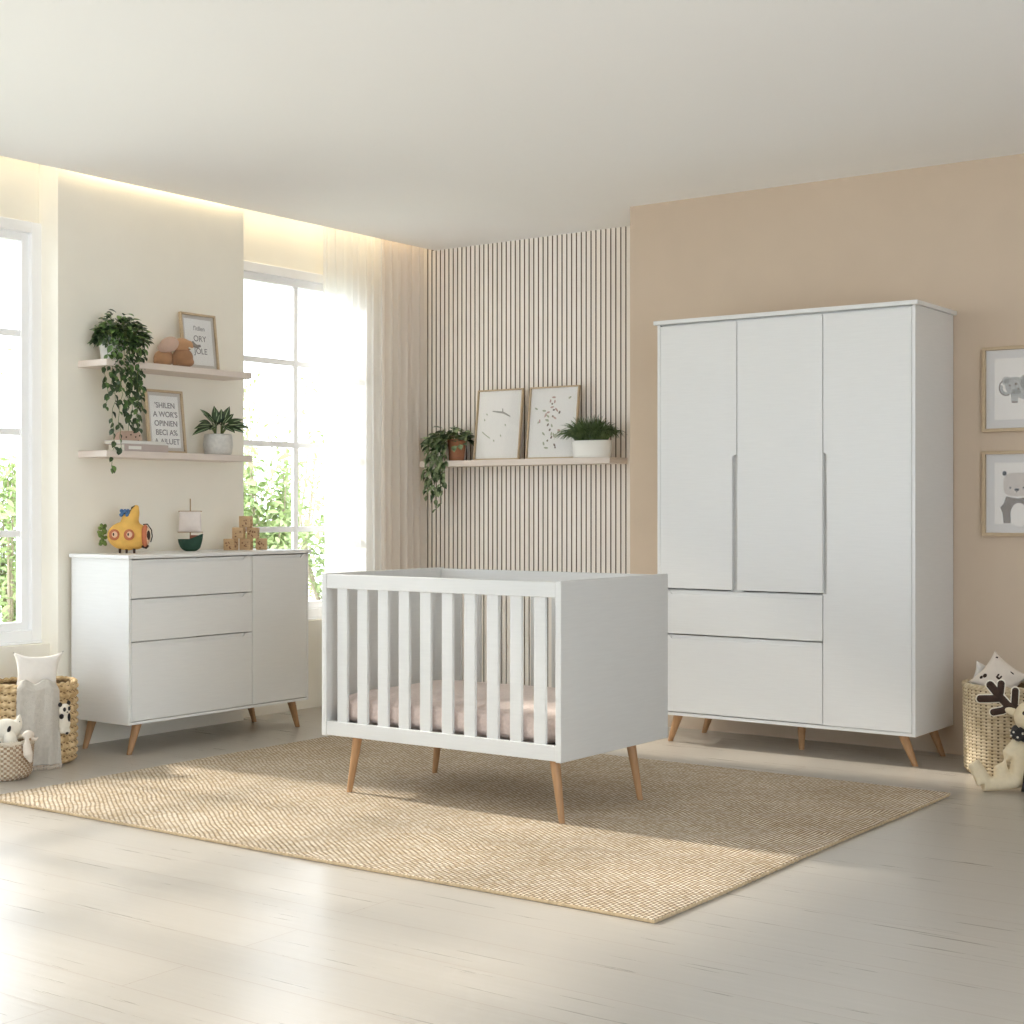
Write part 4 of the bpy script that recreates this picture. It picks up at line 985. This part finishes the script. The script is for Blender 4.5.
MB(DX).grid(tail, 10, 16).build('scarf_tail', M['black_pl'], t, smooth=True, solid=0.008)
d_ = MB(DX)
for i in range(22):
    a_ = 2 * PI * i / 22; zz = 0.246 if i % 2 else 0.228
    d_.ball((0.086 * math.cos(a_), 0.081 * math.sin(a_), zz), (0.0045, 0.0045, 0.0045), None, 8, 6)
for i in range(5):
    for j in range(7):
        q = tail(0.12 + i * 0.19, 0.08 + j * 0.14); d_.ball((q[0], q[1] + 0.005, q[2]), (0.0035, 0.002, 0.0035), None, 8, 6)
d_.build('scarf_dots', M['ivory'], sf, smooth=True)

# ------------------------------------------------------------------ garden outside
g = MB().box(-30, -6.45, -12, 26, -0.3, -0.25).build('ground_outside', M['pale_bounce_ground'], None); g['kind'] = 'structure'
def shrub(x, y, h, w, label, seed, dens=2600, sparse=False, name='garden_shrub', cat='shrub'):
    r = random.Random(seed); t = empty(name, (x, y, -0.25), label, cat, 'garden greenery outside the windows')
    st = MB(); lf_ = MB(); tips = []
    for i in range(16):
        an = r.uniform(0, 2 * PI); rr_ = w / 2 * math.sqrt(r.random()); hh = h * r.uniform(0.55, 1.0)
        p0 = Vector((x + 0.06 * math.cos(an), y + 0.06 * math.sin(an), -0.25)); p2 = Vector((x + rr_ * math.cos(an), y + rr_ * math.sin(an), hh - 0.25)); p1 = p0.lerp(p2, 0.5) + Vector((0.1 * math.cos(an), 0.1 * math.sin(an), 0.15))
        st.tube([p0, p1, p2], [0.022, 0.013, 0.005], 6); tips.append((p0, p1, p2))
    for i in range(dens):
        p0, p1, p2 = r.choice(tips); q = r.random() ** (0.55 if not sparse else 0.35)
        p = (p0.lerp(p1, q * 2) if q < 0.5 else p1.lerp(p2, q * 2 - 1)) + Vector((r.gauss(0, 0.07), r.gauss(0, 0.07), r.gauss(0, 0.07)))
        if p.z < -0.2: continue
        leaf(lf_, p, (r.uniform(-1, 1), r.uniform(-1, 1), r.uniform(-.6, .6)), (r.uniform(-.5, 1), r.uniform(-1, .5), 1), r.uniform(0.06, 0.12), r.uniform(0.03, 0.05))
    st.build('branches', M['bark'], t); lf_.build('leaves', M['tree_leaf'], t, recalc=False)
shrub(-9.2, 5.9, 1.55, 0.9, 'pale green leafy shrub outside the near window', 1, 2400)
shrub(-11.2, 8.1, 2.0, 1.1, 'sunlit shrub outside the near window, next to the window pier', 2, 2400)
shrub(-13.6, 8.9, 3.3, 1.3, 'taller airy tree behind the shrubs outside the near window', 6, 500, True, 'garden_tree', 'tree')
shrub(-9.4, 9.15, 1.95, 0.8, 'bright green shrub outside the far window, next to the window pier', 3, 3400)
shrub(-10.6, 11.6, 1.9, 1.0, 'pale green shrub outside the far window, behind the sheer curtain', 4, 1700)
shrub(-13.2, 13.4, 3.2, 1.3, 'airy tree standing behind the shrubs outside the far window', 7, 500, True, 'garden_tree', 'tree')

# ------------------------------------------------------------------ light
w = bpy.data.worlds.new('sky'); sc.world = w; w.use_nodes = True
nt = w.node_tree; bg = nt.nodes['Background']
tc = nt.nodes.new('ShaderNodeTexCoord'); sp = nt.nodes.new('ShaderNodeSeparateXYZ'); rp = nt.nodes.new('ShaderNodeValToRGB')
nt.links.new(tc.outputs['Generated'], sp.inputs[0]); nt.links.new(sp.outputs['Z'], rp.inputs['Fac'])
rp.color_ramp.elements[0].position = 0.0; rp.color_ramp.elements[0].color = (0.83, 0.915, 1.0, 1)
rp.color_ramp.elements[1].position = 0.8; rp.color_ramp.elements[1].color = (0.82, 0.91, 1.0, 1)
nt.links.new(rp.outputs['Color'], bg.inputs['Color']); bg.inputs['Strength'].default_value = 3.5
s = bpy.data.lights.new('sun', 'SUN'); s.energy = 4.2; s.angle = math.radians(3.5); s.color = (1.0, 0.93, 0.82)
so = bpy.data.objects.new('sun', s); COL.objects.link(so)
el = math.radians(30); az = math.atan2(0.06, 1.0)
d = Vector((math.cos(el) * math.cos(az), math.cos(el) * math.sin(az), -math.sin(el)))
so.rotation_euler = d.to_track_quat('-Z', 'Y').to_euler(); so.location = (-12, 3, 6)

# ------------------------------------------------------------------ camera
cd = bpy.data.cameras.new('camera'); cd.sensor_width = 36; cd.sensor_fit = 'HORIZONTAL'
cd.lens = 1523.0 / 1024 * 36; cd.shift_y = -4.0 / 1024; cd.clip_start = 0.05
co = bpy.data.objects.new('camera', cd); COL.objects.link(co); co.location = (0, 0, 1.17)
co.rotation_euler = (PI / 2, 0, math.radians(35.9)); sc.camera = co
sc.view_settings.view_transform = 'Standard'; sc.view_settings.look = 'None'
sc.view_settings.exposure = 0.36; sc.view_settings.gamma = 1.0; sc.view_settings.use_curve_mapping = False
sc.cycles.use_denoising = True
sc.cycles.max_bounces = 14; sc.cycles.diffuse_bounces = 8; sc.cycles.transparent_max_bounces = 24
sc.cycles.sample_clamp_indirect = 8.0
